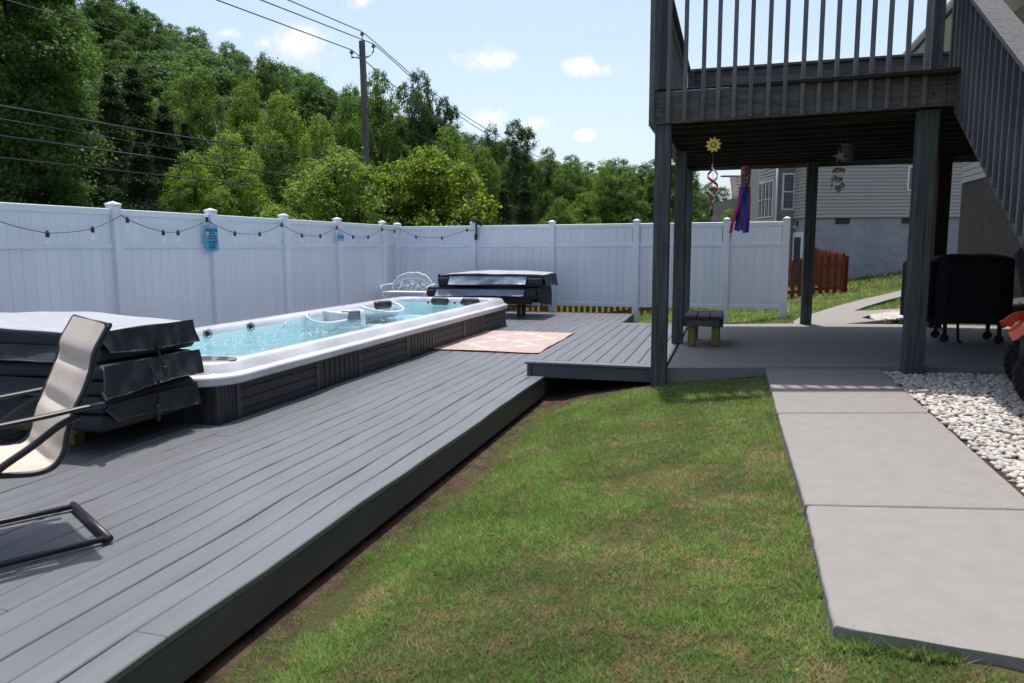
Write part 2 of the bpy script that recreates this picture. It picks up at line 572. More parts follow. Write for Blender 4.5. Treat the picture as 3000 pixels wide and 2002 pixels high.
def wpos(o):
    p = Vector((0, 0, 0))
    while o is not None:
        p = p + o.location
        o = o.parent
    return p
def link(name, me, parent=None, loc=None):
    """link a mesh whose coordinates are world ones (or, under a turned root, the root's own)"""
    o = bpy.data.objects.new(name, me)
    COL.objects.link(o)
    if parent is not None:
        o.parent = parent
        if loc is not None:
            o.location = loc
        elif not parent.get('_local') and parent.type == 'EMPTY':
            o.location = -Vector(parent.location)
    elif loc is not None:
        o.location = loc
    return o
def tag(o, label=None, cat=None, group=None, kind=None):
    for k, v in (('label', label), ('category', cat), ('group', group), ('kind', kind)):
        if v:
            o[k] = v
    return o
def thing(name, label, cat, loc=(0, 0, 0), rz=None, group=None, kind=None):
    """an Empty at the base of a thing; with rz its parts are in its own axes"""
    o = bpy.data.objects.new(name, None)
    COL.objects.link(o)
    o.location = loc
    o.empty_display_size = .1
    if rz is not None:
        o.rotation_euler.z = rz
        o['_local'] = 1
    return tag(o, label, cat, group, kind)
def ss(a, b, x):
    t = np.clip((np.asarray(x, float) - a) / (b - a), 0, 1)
    return t * t * (3 - 2 * t)
def piece(name, m, parent, *boxes, c=.004, smooth=False):
    mb = MB()
    for b in boxes:
        mb.box(*b, c)
    return mb.build(name, m, parent, smooth)

def smooth_path(pts, n=5):
    out = []
    for i in range(len(pts) - 1):
        p0, p1, p2, p3 = pts[max(i - 1, 0)], pts[i], pts[i + 1], pts[min(i + 2, len(pts) - 1)]
        for k in range(n):
            t = k / n
            out.append(tuple(.5 * (2 * b + (c - a) * t + (2 * a - 5 * b + 4 * c - d) * t * t + (3 * b - 3 * c + d - a) * t ** 3) for a, b, c, d in zip(p0, p1, p2, p3)))
    out.append(tuple(pts[-1]))
    return out

# ------------------------------------------------------------------ ground
def T(x, y):
    x, y = np.asarray(x, float), np.asarray(y, float)
    xs = np.clip(x, -9, 9)
    z = .14 * (xs - 1) + .15 - .21 * ss(8, 15, y)
    cap = .12 + ss(11.5, 15, y) * 4
    z = np.minimum(z, cap)
    z = z - (.018 + .03 * ss(.5, 1.3, x)) * ss(2.9, 2.3, y) * ss(-.1, .5, x)
    z = z + .06 * np.exp(-((x + .4) ** 2 / .6 + (y - 7) ** 2 / 1.5))
    z = z - .10 * np.exp(-((x + 1.65) ** 2 / .03)) * ss(8, 7, y) * .5
    # forested hill behind the fence, high on the left, falling away to the right
    r = np.hypot(x, y)
    a = np.degrees(np.arctan2(x, np.maximum(y, .01)))
    g = np.interp(a, [-70, -47, -43, -36, -30, -24, -18, -10, 0], [38, 34.5, 30, 23, 16.5, 10, 5, 1, 0])
    z = z + g * ss(34, 165, r) * (y > 0) + .25 * ss(30, 60, r) * np.sin(x * .11) * np.cos(y * .09)
    return z
def Tz(x, y):
    return float(T(x, y))

def build_ground():
    xs = np.unique(np.concatenate([np.linspace(-600, -60, 24), np.linspace(-60, -9, 26), np.linspace(-9, 9, 91), np.linspace(9, 60, 20), np.linspace(60, 600, 20)]))
    ys = np.unique(np.concatenate([np.linspace(-200, -8, 12), np.linspace(-8, 22, 121), np.linspace(22, 200, 60), np.linspace(200, 900, 20)]))
    X, Y = np.meshgrid(xs, ys, indexing='ij')
    Z = T(X, Y)
    n, k = len(xs), len(ys)
    V = np.stack([X, Y, Z], -1).reshape(-1, 3)
    I = np.arange(n * k).reshape(n, k)
    F = np.stack([I[:-1, :-1], I[1:, :-1], I[1:, 1:], I[:-1, 1:]], -1).reshape(-1, 4)
    me = bpy.data.meshes.new('ground')
    me.from_pydata(V.tolist(), [], F.tolist())
    me.update()
    me.shade_smooth()
    m = bpy.data.materials.new('lawn_ground')
    m.use_nodes = True
    t = m.node_tree
    b = t.nodes['Principled BSDF']
    b.inputs['Roughness'].default_value = .95
    b.inputs['Specular IOR Level'].default_value = .1
    tc = t.nodes.new('ShaderNodeTexCoord')
    n1 = t.nodes.new('ShaderNodeTexNoise')
    n1.inputs['Scale'].default_value = 1.6
    n1.inputs['Detail'].default_value = 7
    n2 = t.nodes.new('ShaderNodeTexNoise')
    n2.inputs['Scale'].default_value = 45
    n2.inputs['Detail'].default_value = 4
    for q in (n1, n2):
        t.links.new(tc.outputs['Object'], q.inputs['Vector'])
    x1 = t.nodes.new('ShaderNodeMix')
    x1.data_type = 'RGBA'
    x1.inputs['A'].default_value = (.075, .082, .032, 1)
    x1.inputs['B'].default_value = (.13, .105, .055, 1)
    mr = t.nodes.new('ShaderNodeMapRange')
    mr.inputs['From Min'].default_value = .45
    mr.inputs['From Max'].default_value = .68
    t.links.new(n1.outputs['Fac'], mr.inputs['Value'])
    t.links.new(mr.outputs['Result'], x1.inputs['Factor'])
    x2 = t.nodes.new('ShaderNodeMix')
    x2.data_type = 'RGBA'
    x2.blend_type = 'MULTIPLY'
    x2.inputs['Factor'].default_value = .55
    t.links.new(x1.outputs['Result'], x2.inputs['A'])
    t.links.new(n2.outputs['Color'], x2.inputs['B'])
    t.links.new(x2.outputs['Result'], b.inputs['Base Color'])
    bp = t.nodes.new('ShaderNodeBump')
    bp.inputs['Strength'].default_value = .8
    bp.inputs['Distance'].default_value = .03
    t.links.new(n2.outputs['Fac'], bp.inputs['Height'])
    t.links.new(bp.outputs[0], b.inputs['Normal'])
    me.materials.append(m)
    tag(link('ground', me), 'sloping lawn and wooded hillside ground', None, kind='structure')
build_ground()

def drape(name, poly, m, up, nx=40, label=None):
    """a sheet over an outline that follows the ground, up metres above it"""
    px = [p[0] for p in poly]
    py = [p[1] for p in poly]
    bm = bmesh.new()
    vs = [bm.verts.new((p[0], p[1], 0)) for p in poly]
    bm.faces.new(vs)
    for ax, lo, hi in ((0, min(px), max(px)), (1, min(py), max(py))):
        for i in range(1, nx):
            co = [0, 0, 0]
            co[ax] = lo + (hi - lo) * i / nx
            nn = [0, 0, 0]
            nn[ax] = 1
            bmesh.ops.bisect_plane(bm, geom=bm.verts[:] + bm.edges[:] + bm.faces[:], plane_co=co, plane_no=nn)
    for v in bm.verts:
        v.co.z = Tz(v.co.x, v.co.y) + up
    bmesh.ops.recalc_face_normals(bm, faces=bm.faces[:])
    if sum(f.normal.z for f in bm.faces) < 0:
        bmesh.ops.reverse_faces(bm, faces=bm.faces[:])
    ext = bmesh.ops.extrude_face_region(bm, geom=bm.faces[:])
    for e in ext['geom']:
        if isinstance(e, bmesh.types.BMVert):
            pass
    low = [v for v in bm.verts if v not in set(e for e in ext['geom'] if isinstance(e, bmesh.types.BMVert))]
    for v in low:
        v.co.z -= up + .06
    bmesh.ops.recalc_face_normals(bm, faces=bm.faces[:])
    me = bpy.data.meshes.new(name)
    bm.to_mesh(me)
    bm.free()
    me.materials.append(MT[m])
    return link(name, me)

# bare soil strip along the deck and under it
rs_ = random.Random(2)
so = drape('soil', [(-9, -3)] + [(-1.64 + rs_.uniform(-.05, .05), -3 + i * .2) for i in range(49)] + [(-1.60, 6.95), (-1.2, 7.15), (-.72, 7.34), (-.55, 7.40), (-.5, 12.2), (-9, 15)], 'soil', .006, 60)
tag(so, kind='structure')

# patio slab, front walk in three slabs, path to the neighbour
PAT = [(-.585, 7.42, .147), (.345, 7.60, .160), (1.43, 7.74, .190), (4.6, 8.05, .215), (4.6, 12.35, .215), (2.42, 11.75, .215), (1.05, 12.02, .170), (-.58, 11.62, .150)]
pt = MB().prism([p[:2] for p in PAT], [p[2] - .16 for p in PAT], [p[2] for p in PAT]).build('patio', 'concrete', None)
tag(pt, kind='structure')
wk = thing('walkway', None, None, (.4, 5, .1), kind='structure')
WL = [(.352, 7.58, .158), (.358, 5.70, .122), (.372, 3.665, .120), (.355, 2.48, .118)]
WR = [(1.395, 7.72, .175), (1.392, 5.80, .163), (1.372, 3.76, .160), (1.40, 2.30, .155)]
for i in range(3):
    g0, g1 = (.0115 if i else .002), .0115
    a, b, c, d = WL[i], WL[i + 1], WR[i + 1], WR[i]
    def sh(p, dy):
        return (p[0], p[1] + dy, p[2])
    q = [sh(a, -g0), sh(b, g1 if i < 2 else 0), sh(c, g1 if i < 2 else 0), sh(d, -g0)]
    rj = random.Random(60 + i)
    ring = []
    for k in range(4):
        p, r_ = Vector(q[k]), Vector(q[(k + 1) % 4])
        m_ = 30 if k % 2 == 0 else 18
        nrm = Vector((-(r_ - p).y, (r_ - p).x, 0)).normalized()
        for h in range(m_):
            ring.append(tuple(p.lerp(r_, h / m_) + nrm * (rj.uniform(-.002, .003) if h else .006)))
    cx_, cy_ = sum(p[0] for p in ring) / len(ring), sum(p[1] for p in ring) / len(ring)
    def shrink(p, d, dz):
        v = Vector((cx_ - p[0], cy_ - p[1], 0))
        s_ = Vector((math.copysign(min(d, abs(v.x)), v.x), math.copysign(min(d, abs(v.y)), v.y), 0)) if True else v
        return (p[0] + (s_.x if abs(v.x) > .45 else 0), p[1] + (s_.y if abs(v.y) > .75 else 0), p[2] + dz)
    lo = [[(p[0], p[1], p[2] - .13) for p in ring], [(p[0], p[1], p[2] - .011) for p in ring], [shrink(p, .004, -.004) for p in ring], [shrink(p, .010, -.0005) for p in ring], [shrink(p, .014, 0) for p in ring]]
    mbs = MB()
    nn_ = len(ring)
    for l_ in lo:
        mbs.v += l_
    for a_ in range(4):
        for b_ in range(nn_):
            c_, d_ = a_ * nn_ + b_, a_ * nn_ + (b_ + 1) % nn_
            mbs.f.append((c_, d_, d_ + nn_, c_ + nn_))
    mbs.f.append(tuple(range(4 * nn_, 5 * nn_)))
    me = mbs.mesh('slab', 'concrete')
    link('slab', me, wk)
MAINP = [(1.02, 12.03), (1.03, 12.9), (1.06, 13.7), (1.2, 14.3), (1.55, 15.0), (2.05, 15.9), (2.6, 16.7), (3.3, 17.5), (4.1, 18.6), (4.9, 19.6), (5.4, 19.2), (4.5, 18.0), (3.75, 16.95), (2.95, 15.95),
         (2.42, 15.1), (2.15, 14.55), (2.28, 14.3), (2.8, 13.95), (4.55, 13.3), (4.55, 12.95), (3.2, 13.2), (2.55, 13.4), (2.2, 13.25), (2.02, 12.9), (2.06, 12.2), (2.25, 11.82), (2.0, 11.87)]
tag(drape('path', MAINP, 'concrete', .07, 40), kind='structure')

# ------------------------------------------------------------------ lower deck
BW = .1453
rd = random.Random(11)
def wav(x, y):
    return .0045 * math.sin(y * 2.3 + x * .4) + .003 * math.sin(y * 5.1 + x * 2.0 + 1) + .0015 * math.sin(y * 8.3 - x * 5)
def wavx(k, y):
    return .0022 * math.sin(y * 1.9 + k * 1.7) + .0015 * math.sin(y * 4.7 + k * 2.9)
def board(mb, x0, x1, y0, y1, top, k, wave=True, th=.030):
    n = max(1, int((y1 - y0) / .28))
    c = .005
    pr = [(x0, -th), (x0, -c), (x0 + c * .9, 0), (x1 - c * .9, 0), (x1, -c), (x1, -th)]
    vs, fs = [], []
    for i in range(n + 1):
        y = y0 + (y1 - y0) * i / n
        dz = wav((x0 + x1) / 2, y) if wave else 0
        dx = wavx(k, y) if wave else 0
        vs += [(p[0] + dx, y, top + p[1] + dz) for p in pr]
    for i in range(n):
        for j in range(6):
            a, b = i * 6 + j, i * 6 + (j + 1) % 6
            fs.append((a, a + 6, b + 6, b))
    fs += [(0, 1, 2, 3, 4, 5), tuple(n * 6 + j for j in (5, 4, 3, 2, 1, 0))]
    mb.add(vs, fs)
dk = thing('timber_deck', 'low grey painted timber deck running beside the swim spa', 'deck', (-4, 7, 0))
tag(dk, kind='structure')
FAR, NEAR = 14.97, -1.2
for k in range(36):
    x1 = -1.853 - BW * k - .003
    x0 = x1 - BW + .0065
    segs = [(NEAR, FAR)] if k < 13 else [(NEAR, 4.70), (12.39, FAR)]
    if x0 < -5.72:
        segs = [(NEAR, FAR)]
    for y0, y1 in segs:
        cuts = [y0]
        if y1 - y0 > 6:
            off = ((k * 37) % 5) * 1.22
            for j in range(4):
                cy = y0 + 3.2 + off + j * 4.88
                if y0 + 1 < cy < y1 - 1 and rd.random() < .55:
                    cuts.append(cy)
        cuts = sorted(cuts) + [y1]
        for a, b in zip(cuts[:-1], cuts[1:]):
            mb = MB()
            board(mb, x0, x1, a + .0015, b - .0015, rd.uniform(-.001, .001), k)
            mb.build('plank', 'deck', dk)
piece('fascia', 'deck_dark', dk, (-1.893, -1.862, NEAR, 7.40, -.215, -.034))
piece('fascia', 'deck_dark', dk, (-1.893, -1.862, 7.47, FAR, -.215, -.034))
piece('fascia', 'deck_dark', dk, (-7.06, -1.862, FAR - .034, FAR - .004, -.215, -.034))
for y in np.arange(-1, 15, 1.83):
    piece('joist', 'deck_dark', dk, (-7.0, -1.895, y, y + .038, -.20, -.032), c=0)
for x in (-2.1, -3.6, -6.9):
    for y in (-.8, 2.4, 5.0, 8.3, 11.6, 14.6):
        if x == -3.6 and 4.6 < y < 12.5:
            continue
        piece('support_post', 'wood_treated', dk, (x - .05, x + .05, y, y + .1, Tz(x, y) - .1, -.205))

# raised step platform
st = thing('step_platform', 'raised grey timber step platform between deck and patio', 'platform', (-1.3, 9.5, 0))
tag(st, kind='structure')
SX0, SX1, SY0, SY1, SZ = -2.068, -.605, 7.47, 11.72, .147
mb = MB()
mb.box(SX0, SX1, SY0, SY0 + .14, SZ - .03, SZ, .005)
mb.build('plank', 'deck', st)
mb = MB()
mb.box(SX0, SX1, SY1 - .14, SY1, SZ - .03, SZ, .005)
mb.build('plank', 'deck', st)
nb = 10
w = (SX1 - SX0) / nb
for k in range(nb):
    mb = MB()
    board(mb, SX0 + k * w + .003, SX0 + (k + 1) * w - .004, SY0 + .144, SY1 - .144, SZ + rd.uniform(-.0008, .0008), k + 50, False)
    mb.build('plank', 'deck', st)
piece('fascia', 'deck_dark', st, (-1.995, SX1 - .005, SY0 + .018, SY0 + .05, -.022, SZ - .034))
piece('fascia', 'deck_dark', st, (-2.048, -2.0, SY0 + .010, SY1 - .03, -.066, SZ - .034))
piece('support_post', 'deck_dark', st, (-1.985, -1.885, SY0 + .055, SY0 + .155, -.40, -.025))
piece('support_post', 'deck_dark', st, (-.75, -.66, SY1 - .2, SY1 - .11, -.3, SZ - .034))
piece('light_blocker', 'black', st, (-1.98, SX1 - .01, SY0 + .06, SY1 - .05, SZ - .0365, SZ - .0335), c=0)  # added sheet, keeps sun from shining through the plank gaps
for y in np.arange(SY0 + .5, SY1, .61):
    piece('joist', 'deck_dark', st, (-1.99, SX1 - .02, y, y + .038, -.01, SZ - .037), c=0)

# ------------------------------------------------------------------ white vinyl fence
FX, FY = -7.2, 15.23
PB = {}
def fence_board(w, h):
    """one tongue-and-groove board in its own axes: across x, up z"""
    key = (round(w, 3), round(h, 3))
    if key not in PB:
        c = .0013
        t = .022
        pr = [(0, 0), (c, t / 2), (w - c, t / 2), (w, 0), (w - c, -t / 2), (c, -t / 2)]
        vs = [(p[0], p[1], z) for z in (0, h) for p in pr]
        fs = [(j, j + 6, (j + 1) % 6 + 6, (j + 1) % 6) for j in range(6)] + [(0, 1, 2, 3, 4, 5), (11, 10, 9, 8, 7, 6)]
        PB[key] = MB().add(vs, fs).mesh('board', 'vinyl')
    return PB[key]
def fence_run(root, along, posts, fixed, top, mid, bot, post_bottom, facing, stop=None):
    """posts: positions along the run; along 'x' or 'y'"""
    def bx(a0, a1, d0, d1, z0, z1, nm, c=.006):
        if along == 'x':
            return piece(nm, 'vinyl', root, (a0, a1, fixed + d0, fixed + d1, z0, z1), c=c)
        return piece(nm, 'vinyl', root, (fixed + d0, fixed + d1, a0, a1, z0, z1), c=c)
    for i, p in enumerate(posts):
        if along == 'y' and i == len(posts) - 1:
            continue   # this run dies into the corner post of the back run
        pb = post_bottom(p)
        po = bx(p - .0635, p + .0635, -.0635, .0635, pb, top + .035, 'post')
        mb = MB()
        h = .069
        cx, cy = (p, fixed) if along == 'x' else (fixed, p)
        mb.box(cx - h, cx + h, cy - h, cy + h, top + .037, top + .062, .004)
        z = top + .0625
        mb.add([(cx - .068, cy - .068, z), (cx + .068, cy - .068, z), (cx + .068, cy + .068, z), (cx - .068, cy + .068, z), (cx, cy, z + .03)], [(0, 1, 4), (1, 2, 4), (2, 3, 4), (3, 0, 4), (3, 2, 1, 0)])
        mb.build('post_cap', 'vinyl', po)
    for a, b in zip(posts[:-1], posts[1:]):
        a0, a1 = a + .064, b - .064
        if a1 - a0 < .1:
            continue
        bx(a0, a1, -.024, .024, top - .078, top, 'top_rail')
        bx(a0, a1, -.026, .026, mid - .068, mid, 'middle_rail')
        bx(a0, a1, -.024, .024, bot, bot + .085, 'bottom_rail')
        for (z0, z1) in ((bot + .0855, mid - .0685), (mid + .0005, top - .0785)):
            n = max(1, round((a1 - a0 - .03) / .153))
            w = (a1 - a0 - .03) / n
            me = fence_board(w - .0003, z1 - z0)
            for k in range(n):
                o = link('board', me, root, None)
                s = a0 + .015 + k * w
                L = Vector(root.location)
                if along == 'x':
                    o.location = Vector((s, fixed, z0)) - L
                else:
                    o.location = Vector((fixed, s, z0)) - L
                    o.rotation_euler.z = math.pi / 2
        for e in (a0, a1 - .022):
            bx(e, e + .022, -.016, .016, bot + .086, mid - .07, 'side_channel', c=0)
fl = thing('vinyl_fence', 'white vinyl privacy fence along the far side of the swim spa', 'fence', (FX, 9, -.9))
fence_run(fl, 'y', [-1.6, .18, 1.97, 3.78, 5.56, 7.36, 9.12, 10.93, 12.70, 14.60, 15.24], FX, 1.83, 1.42, .10, lambda p: Tz(FX, p) - .1, 1)
fb = thing('vinyl_fence', 'white vinyl privacy fence across the back behind the cover stand', 'fence', (-3, FY, -.5))
fence_run(fb, 'x', [-7.14, -5.35, -3.615, -1.865, -.115, .985], FY, 1.805, 1.405, .112, lambda p: Tz(p, FY) - .1, 1)

# ------------------------------------------------------------------ swim spa
sp = thing('swim_spa', 'long swim spa with pearl white rim and dark skirt sunk in the deck', 'swim spa', (-4.75, 8.5, -.5))
SX, SY0_, SY1_ = -3.76, 4.72, 12.35
XL = -5.78
def panel_lap(y0, y1):
    """skirt panel with wide horizontal laps"""
    mb = MB()
    n, zt, zb = 4, .306, -.03
    h = (zt - zb) / n
    for i in range(n):
        a = zb + i * h
        mb.add([(SX - .012, y0, a + .006), (SX - .012, y1, a + .006), (SX + .000, y1, a + .012), (SX + .000, y0, a + .012), (SX - .004, y1, a + h), (SX - .004, y0, a + h), (SX - .012, y1, a + h), (SX - .012, y0, a + h)],
               [(0, 1, 2, 3), (3, 2, 4, 5), (5, 4, 6, 7)])
    mb.box(SX - .05, SX - .013, y0, y1, zb, zt)
    return mb.build('skirt_panel', 'skirt', sp)
def panel_rib(y0, y1):
    mb = MB()
    n = 8
    w = (y1 - y0) / n
    for i in range(n):
        mb.box(SX - .016, SX - .002, y0 + i * w + .008, y0 + (i + 1) * w - .008, -.03, .306, .004)
    mb.box(SX - .05, SX - .017, y0, y1, -.03, .306)
    return mb.build('skirt_panel', 'skirt', sp)
def trimp(y0, y1):
    return piece('skirt_trim', 'skirt_trim', sp, (SX - .04, SX + .005, y0 + .001, y1 - .001, -.03, .307))
seq = [('t', 4.952, 5.01), ('l', 5.01, 6.14), ('t', 6.14, 6.205), ('r', 6.205, 6.98), ('t', 6.98, 7.035), ('l', 7.035, 8.19), ('t', 8.19, 8.255), ('r', 8.255, 9.01), ('t', 9.01, 9.06), ('l', 9.06, 10.20), ('t', 10.20, 10.26),
       ('r', 10.26, 11.04), ('t', 11.04, 11.10), ('l', 11.10, 12.27), ('t', 12.27, 12.345)]
for k, a, b in seq:
    {'t': trimp, 'l': panel_lap, 'r': panel_rib}[k](a, b)
mb = MB()
for i in range(5):
    mb.box(SX - .02, SX - .004, SY0_ + .012 + i * .044, SY0_ + .05 + i * .044, -.03, .306, .003)
mb.box(SX - .05, SX - .021, SY0_ + .004, 4.951, -.03, .306)
mb.build('skirt_corner', 'skirt', sp)
mb = MB()
n = 30
w = (SX - XL) / n
for i in range(n):
    mb.box(XL + i * w + .004, XL + (i + 1) * w - .004, SY0_ - .001, SY0_ + .014, -.03, .306, .003)
mb.box(XL, SX - .051, SY0_ + .015, SY0_ + .05, -.03, .306)
mb.build('skirt_end', 'skirt', sp)
piece('skirt_end', 'skirt', sp, (XL, SX - .051, SY1_ - .04, SY1_, -.03, .306))
piece('drain_box', 'black', sp, (SX - .20, SX - .11, SY0_ - .022, SY0_ - .002, -.02, .10))

def rrect(x0, x1, y0, y1, r, n=8):
    pts = []
    for cx, cy, a0 in ((x1 - r, y0 + r, -90), (x1 - r, y1 - r, 0), (x0 + r, y1 - r, 90), (x0 + r, y0 + r, 180)):
        for i in range(n + 1):
            a = R(a0 + 90 * i / n)
            pts.append((cx + r * math.cos(a), cy + r * math.sin(a)))
    return pts
# moulded rim: outer lip, step, rounded crown; the opening is wider inside, with a deck left at the near end
X0, X1, Y0, Y1 = -5.86, -3.66, 4.60, 12.43
def loop_at(inset, z, rr):
    return [(p[0], p[1], z) for p in rrect(X0 + inset, X1 - inset, Y0 + inset, Y1 - inset, max(.03, rr - inset))]
NRIM = 36
def inner_loop(d, z, rr=.16):
    """opening of the basin; d = how far inside the lip"""
    return [(p[0], p[1], z) for p in rrect(X0 + .30 + d, X1 - .235 - d, Y0 + .60 + d, Y1 - .30 - d, rr)]
loops = [loop_at(.055, .300, .34), loop_at(.012, .300, .34), loop_at(0, .312, .34), loop_at(0, .358, .34), loop_at(.006, .370, .34), loop_at(.022, .378, .34), loop_at(.042, .381, .34), loop_at(.052, .388, .34),
         loop_at(.080, .440, .34), loop_at(.094, .459, .34), loop_at(.120, .470, .34), loop_at(.17, .471, .34), inner_loop(-.035, .466), inner_loop(-.012, .458), inner_loop(.004, .435), inner_loop(.012, .395)]
def bridge(mb, loops, close_end=False):
    n = len(loops[0])
    base = len(mb.v)
    vs = [p for l in loops for p in l]
    fs = []
    for i in range(len(loops) - 1):
        for k in range(n):
            a, b = i * n + k, i * n + (k + 1) % n
            fs.append((a, b, b + n, a + n))
    if close_end:
        fs.append(tuple(range((len(loops) - 1) * n, len(loops) * n)))
    return mb.add(vs, fs)
bridge(MB(), loops).build('rim', 'acrylic', sp, smooth=24)
basin = [inner_loop(.0125, .395), inner_loop(.03, .30), inner_loop(.07, -.45, .25), inner_loop(.16, -.55, .25), inner_loop(.40, -.58, .3)]
ba = bridge(MB(), basin, True).build('basin', 'tubin', sp, smooth=50)
mb = MB()
for i, (y, z) in enumerate(((9.75, -.36), (10.15, -.18), (10.75, -.05), (11.5, .06))):
    mb.box(-5.53, -3.93, y, 12.09, -.56 + i * .02, z, .03)
mb.box(-5.53, -5.05, 10.3, 12.09, -.5, .17, .06)
mb.box(-4.35, -3.93, 11.0, 12.09, -.5, .14, .06)
mb.build('step_seat', 'tubin', ba, smooth=40)
# side pod with the filter screen, and the two scooped seats beside it
def pod(u, v):
    a = math.pi * u
    y = 9.68 - .36 * math.cos(a)
    x = -5.565 + .40 * math.sin(a) ** .5
    if v < .5:
        return (x + .03 * (1 - v * 2), y, .20 + (.44 - .20) * (v * 2))
    k = (v - .5) * 2
    return (x - (x + 5.60) * k * .95, y, .44 + .022 * math.sin(k * math.pi / 2))
MB().grid(pod, 20, 8).build('filter_pod', 'acrylic', sp, smooth=True)
gr = thing  # (kept short below)
def frame_at(c, rz):
    return Matrix.Translation(Vector(c)) @ Matrix.Rotation(rz, 4, 'Z')
mb = MB()
F0 = frame_at((-5.20, 9.46, .385), R(38)) @ Matrix.Rotation(R(-12), 4, 'X')
mb.box(-.15, .15, -.012, .03, -.08, .08, .012, F0)
g1 = mb.build('filter_frame', 'acrylic', sp, smooth=40)
mb = MB()
mb.box(-.135, .135, -.0135, -.0125, -.07, .066, 0, F0)
g0 = mb.build('filter_well', 'black', g1)
mb = MB()
for i in range(9):
    for j in range(6):
        cx, cz = -.112 + i * .027 + (.0135 if j % 2 else 0), -.058 + j * .0225
        mb.box(cx - .0070, cx + .0070, -.019, -.014, cz - .0045, cz + .0045, 0, F0)
mb.build('filter_grille', 'iron', g1)['kind'] = 'stuff'
def arc_ridge(cx, cy, rx, ry, a0, a1, z0, z1, r, nm='seat_ridge', m='acrylic'):
    pts = []
    for i in range(25):
        k = i / 24
        a = R(a0 + (a1 - a0) * k)
        pts.append((cx + rx * math.cos(a), cy + ry * math.sin(a), z0 + (z1 - z0) * abs(2 * k - 1) ** 2.2))
    return MB().tube(pts, r, 8, flat=.6).build(nm, m, sp, smooth=True)
arc_ridge(-5.54, 10.92, .42, .55, -86, 86, .328, .44, .032)
def scoop(cx, cy, rx, ry, a0, a1):
    def f(u, v):
        a = R(a0 + (a1 - a0) * u)
        k = .04 + .96 * v
        return (cx + rx * k * math.cos(a), cy + ry * k * math.sin(a), .325 - .16 * (1 - k ** 2.5))
    return MB().grid(f, 24, 10).build('moulded_seat', 'acrylic', sp, smooth=True)
scoop(-5.54, 10.92, .42, .55, -88, 88)
scoop(-5.54, 9.14, .31, .42, -88, 60)
MB().tube(smooth_path([(-5.22, 9.38, .332), (-5.235, 9.12, .328), (-5.30, 8.90, .335), (-5.41, 8.79, .37), (-5.50, 8.80, .43), (-5.55, 8.92, .462)], 6), .032, 10, flat=.55).build('seat_ridge', 'acrylic', sp, smooth=True)
MB().tube([(-5.525, 8.45 + .155 * math.cos(math.pi * i / 16), .325 + .085 * math.sin(math.pi * i / 16)) for i in range(17)], .007, 6).build('jet_ring', 'acrylic', sp, smooth=True)
def headrest(c, rz, w=.36):
    mb = MB()
    m = frame_at(c, rz)
    def f(u, v):
        a = 2 * math.pi * v
        e = abs(2 * u - 1)
        k = (1 - max(0, e - .72) ** 2 * 9)
        p = Vector(((u - .5) * w, .055 * math.cos(a) * k, .068 * math.sin(a) * k))
        return m @ p
    mb.grid(f, 16, 12)
    h = mb.build('headrest', 'black', sp, smooth=True)
    e = MB().lathe([(.001, 0), (.035, 0), (.035, .004), (.001, .005)], 14, m @ Matrix.Translation((0, -.053, -.01)) @ Matrix.Rotation(R(90), 4, 'X') @ Matrix.Diagonal((1.3, .6, 1, 1)))
    e.build('badge', 'skirt_trim', h)
headrest((-5.48, 11.05, .415), R(62))
headrest((-4.86, 12.02, .415), R(2), .33)
headrest((-4.30, 12.02, .415), R(2), .33)
def jet(c, normal, r=.032):
    q = Vector(normal).to_track_quat('Z', 'Y').to_matrix().to_4x4()
    q.translation = c
    j = MB().lathe([(r * .55, .001), (r * .62, .006), (r * .8, .012), (r, .010), (r * 1.08, 0), (r * 1.06, -.004)], 18, q).build('jet', 'galv', sp, smooth=True)
    MB().lathe([(.001, .002), (r * .5, .004), (r * .5, .0), (.001, -.002)], 12, q).build('nozzle', 'black', j)
for y in (6.85, 7.62):
    jet((-5.536, y, .415), (1, -.35, .25), .055)
for x in (-5.12, -4.62, -4.50, -4.12):
    jet((x, 12.112, .385), (0, -1, .15), .026)
for x, y in ((-5.30, 12.26), (-4.55, 12.27), (-4.02, 12.26), (-5.70, 12.0), (-5.70, 10.1)):
    MB().lathe([(.001, .474), (.045, .474), (.052, .470), (.052, .464)], 16, Matrix.Translation((x, y, 0))).build('air_control', 'netgrey', sp, smooth=50)
cu = MB().lathe([(.001, .476), (.17, .476), (.18, .472), (.18, .465)], 28, Matrix.Translation((-3.965, 4.95, 0)) @ Matrix.Diagonal((1.15, .75, 1, 1))).build('speaker_plate', 'netgrey', sp, smooth=50)
for dx, dy in ((-.09, .035), (.06, .055), (-.02, -.05), (.11, -.025)):
    MB().lathe([(.001, .4785), (.05, .4785), (.05, .4765), (.001, .4765)], 18, Matrix.Translation((-3.965 + dx, 4.95 + dy, 0)) @ Matrix.Diagonal((1, .72, 1, 1))).build('hole', 'black', cu)
# water: one rippled sheet with a little swell
def wsurf(u, v):
    x, y = X0 + .318 + u * (X1 - .255 - X0 - .318), Y0 + .618 + v * (Y1 - .318 - Y0 - .618)
    e = min(u, 1 - u, v, 1 - v)
    k = min(1, e * 12)
    return (x, y, .338 + k * (.006 * math.sin(5 * x + 2.1 * y) + .004 * math.sin(11 * y - 7 * x) + .003 * math.sin(17 * x + 13 * y)))
MB().grid(wsurf, 60, 150).build('water', 'water', sp, smooth=True)
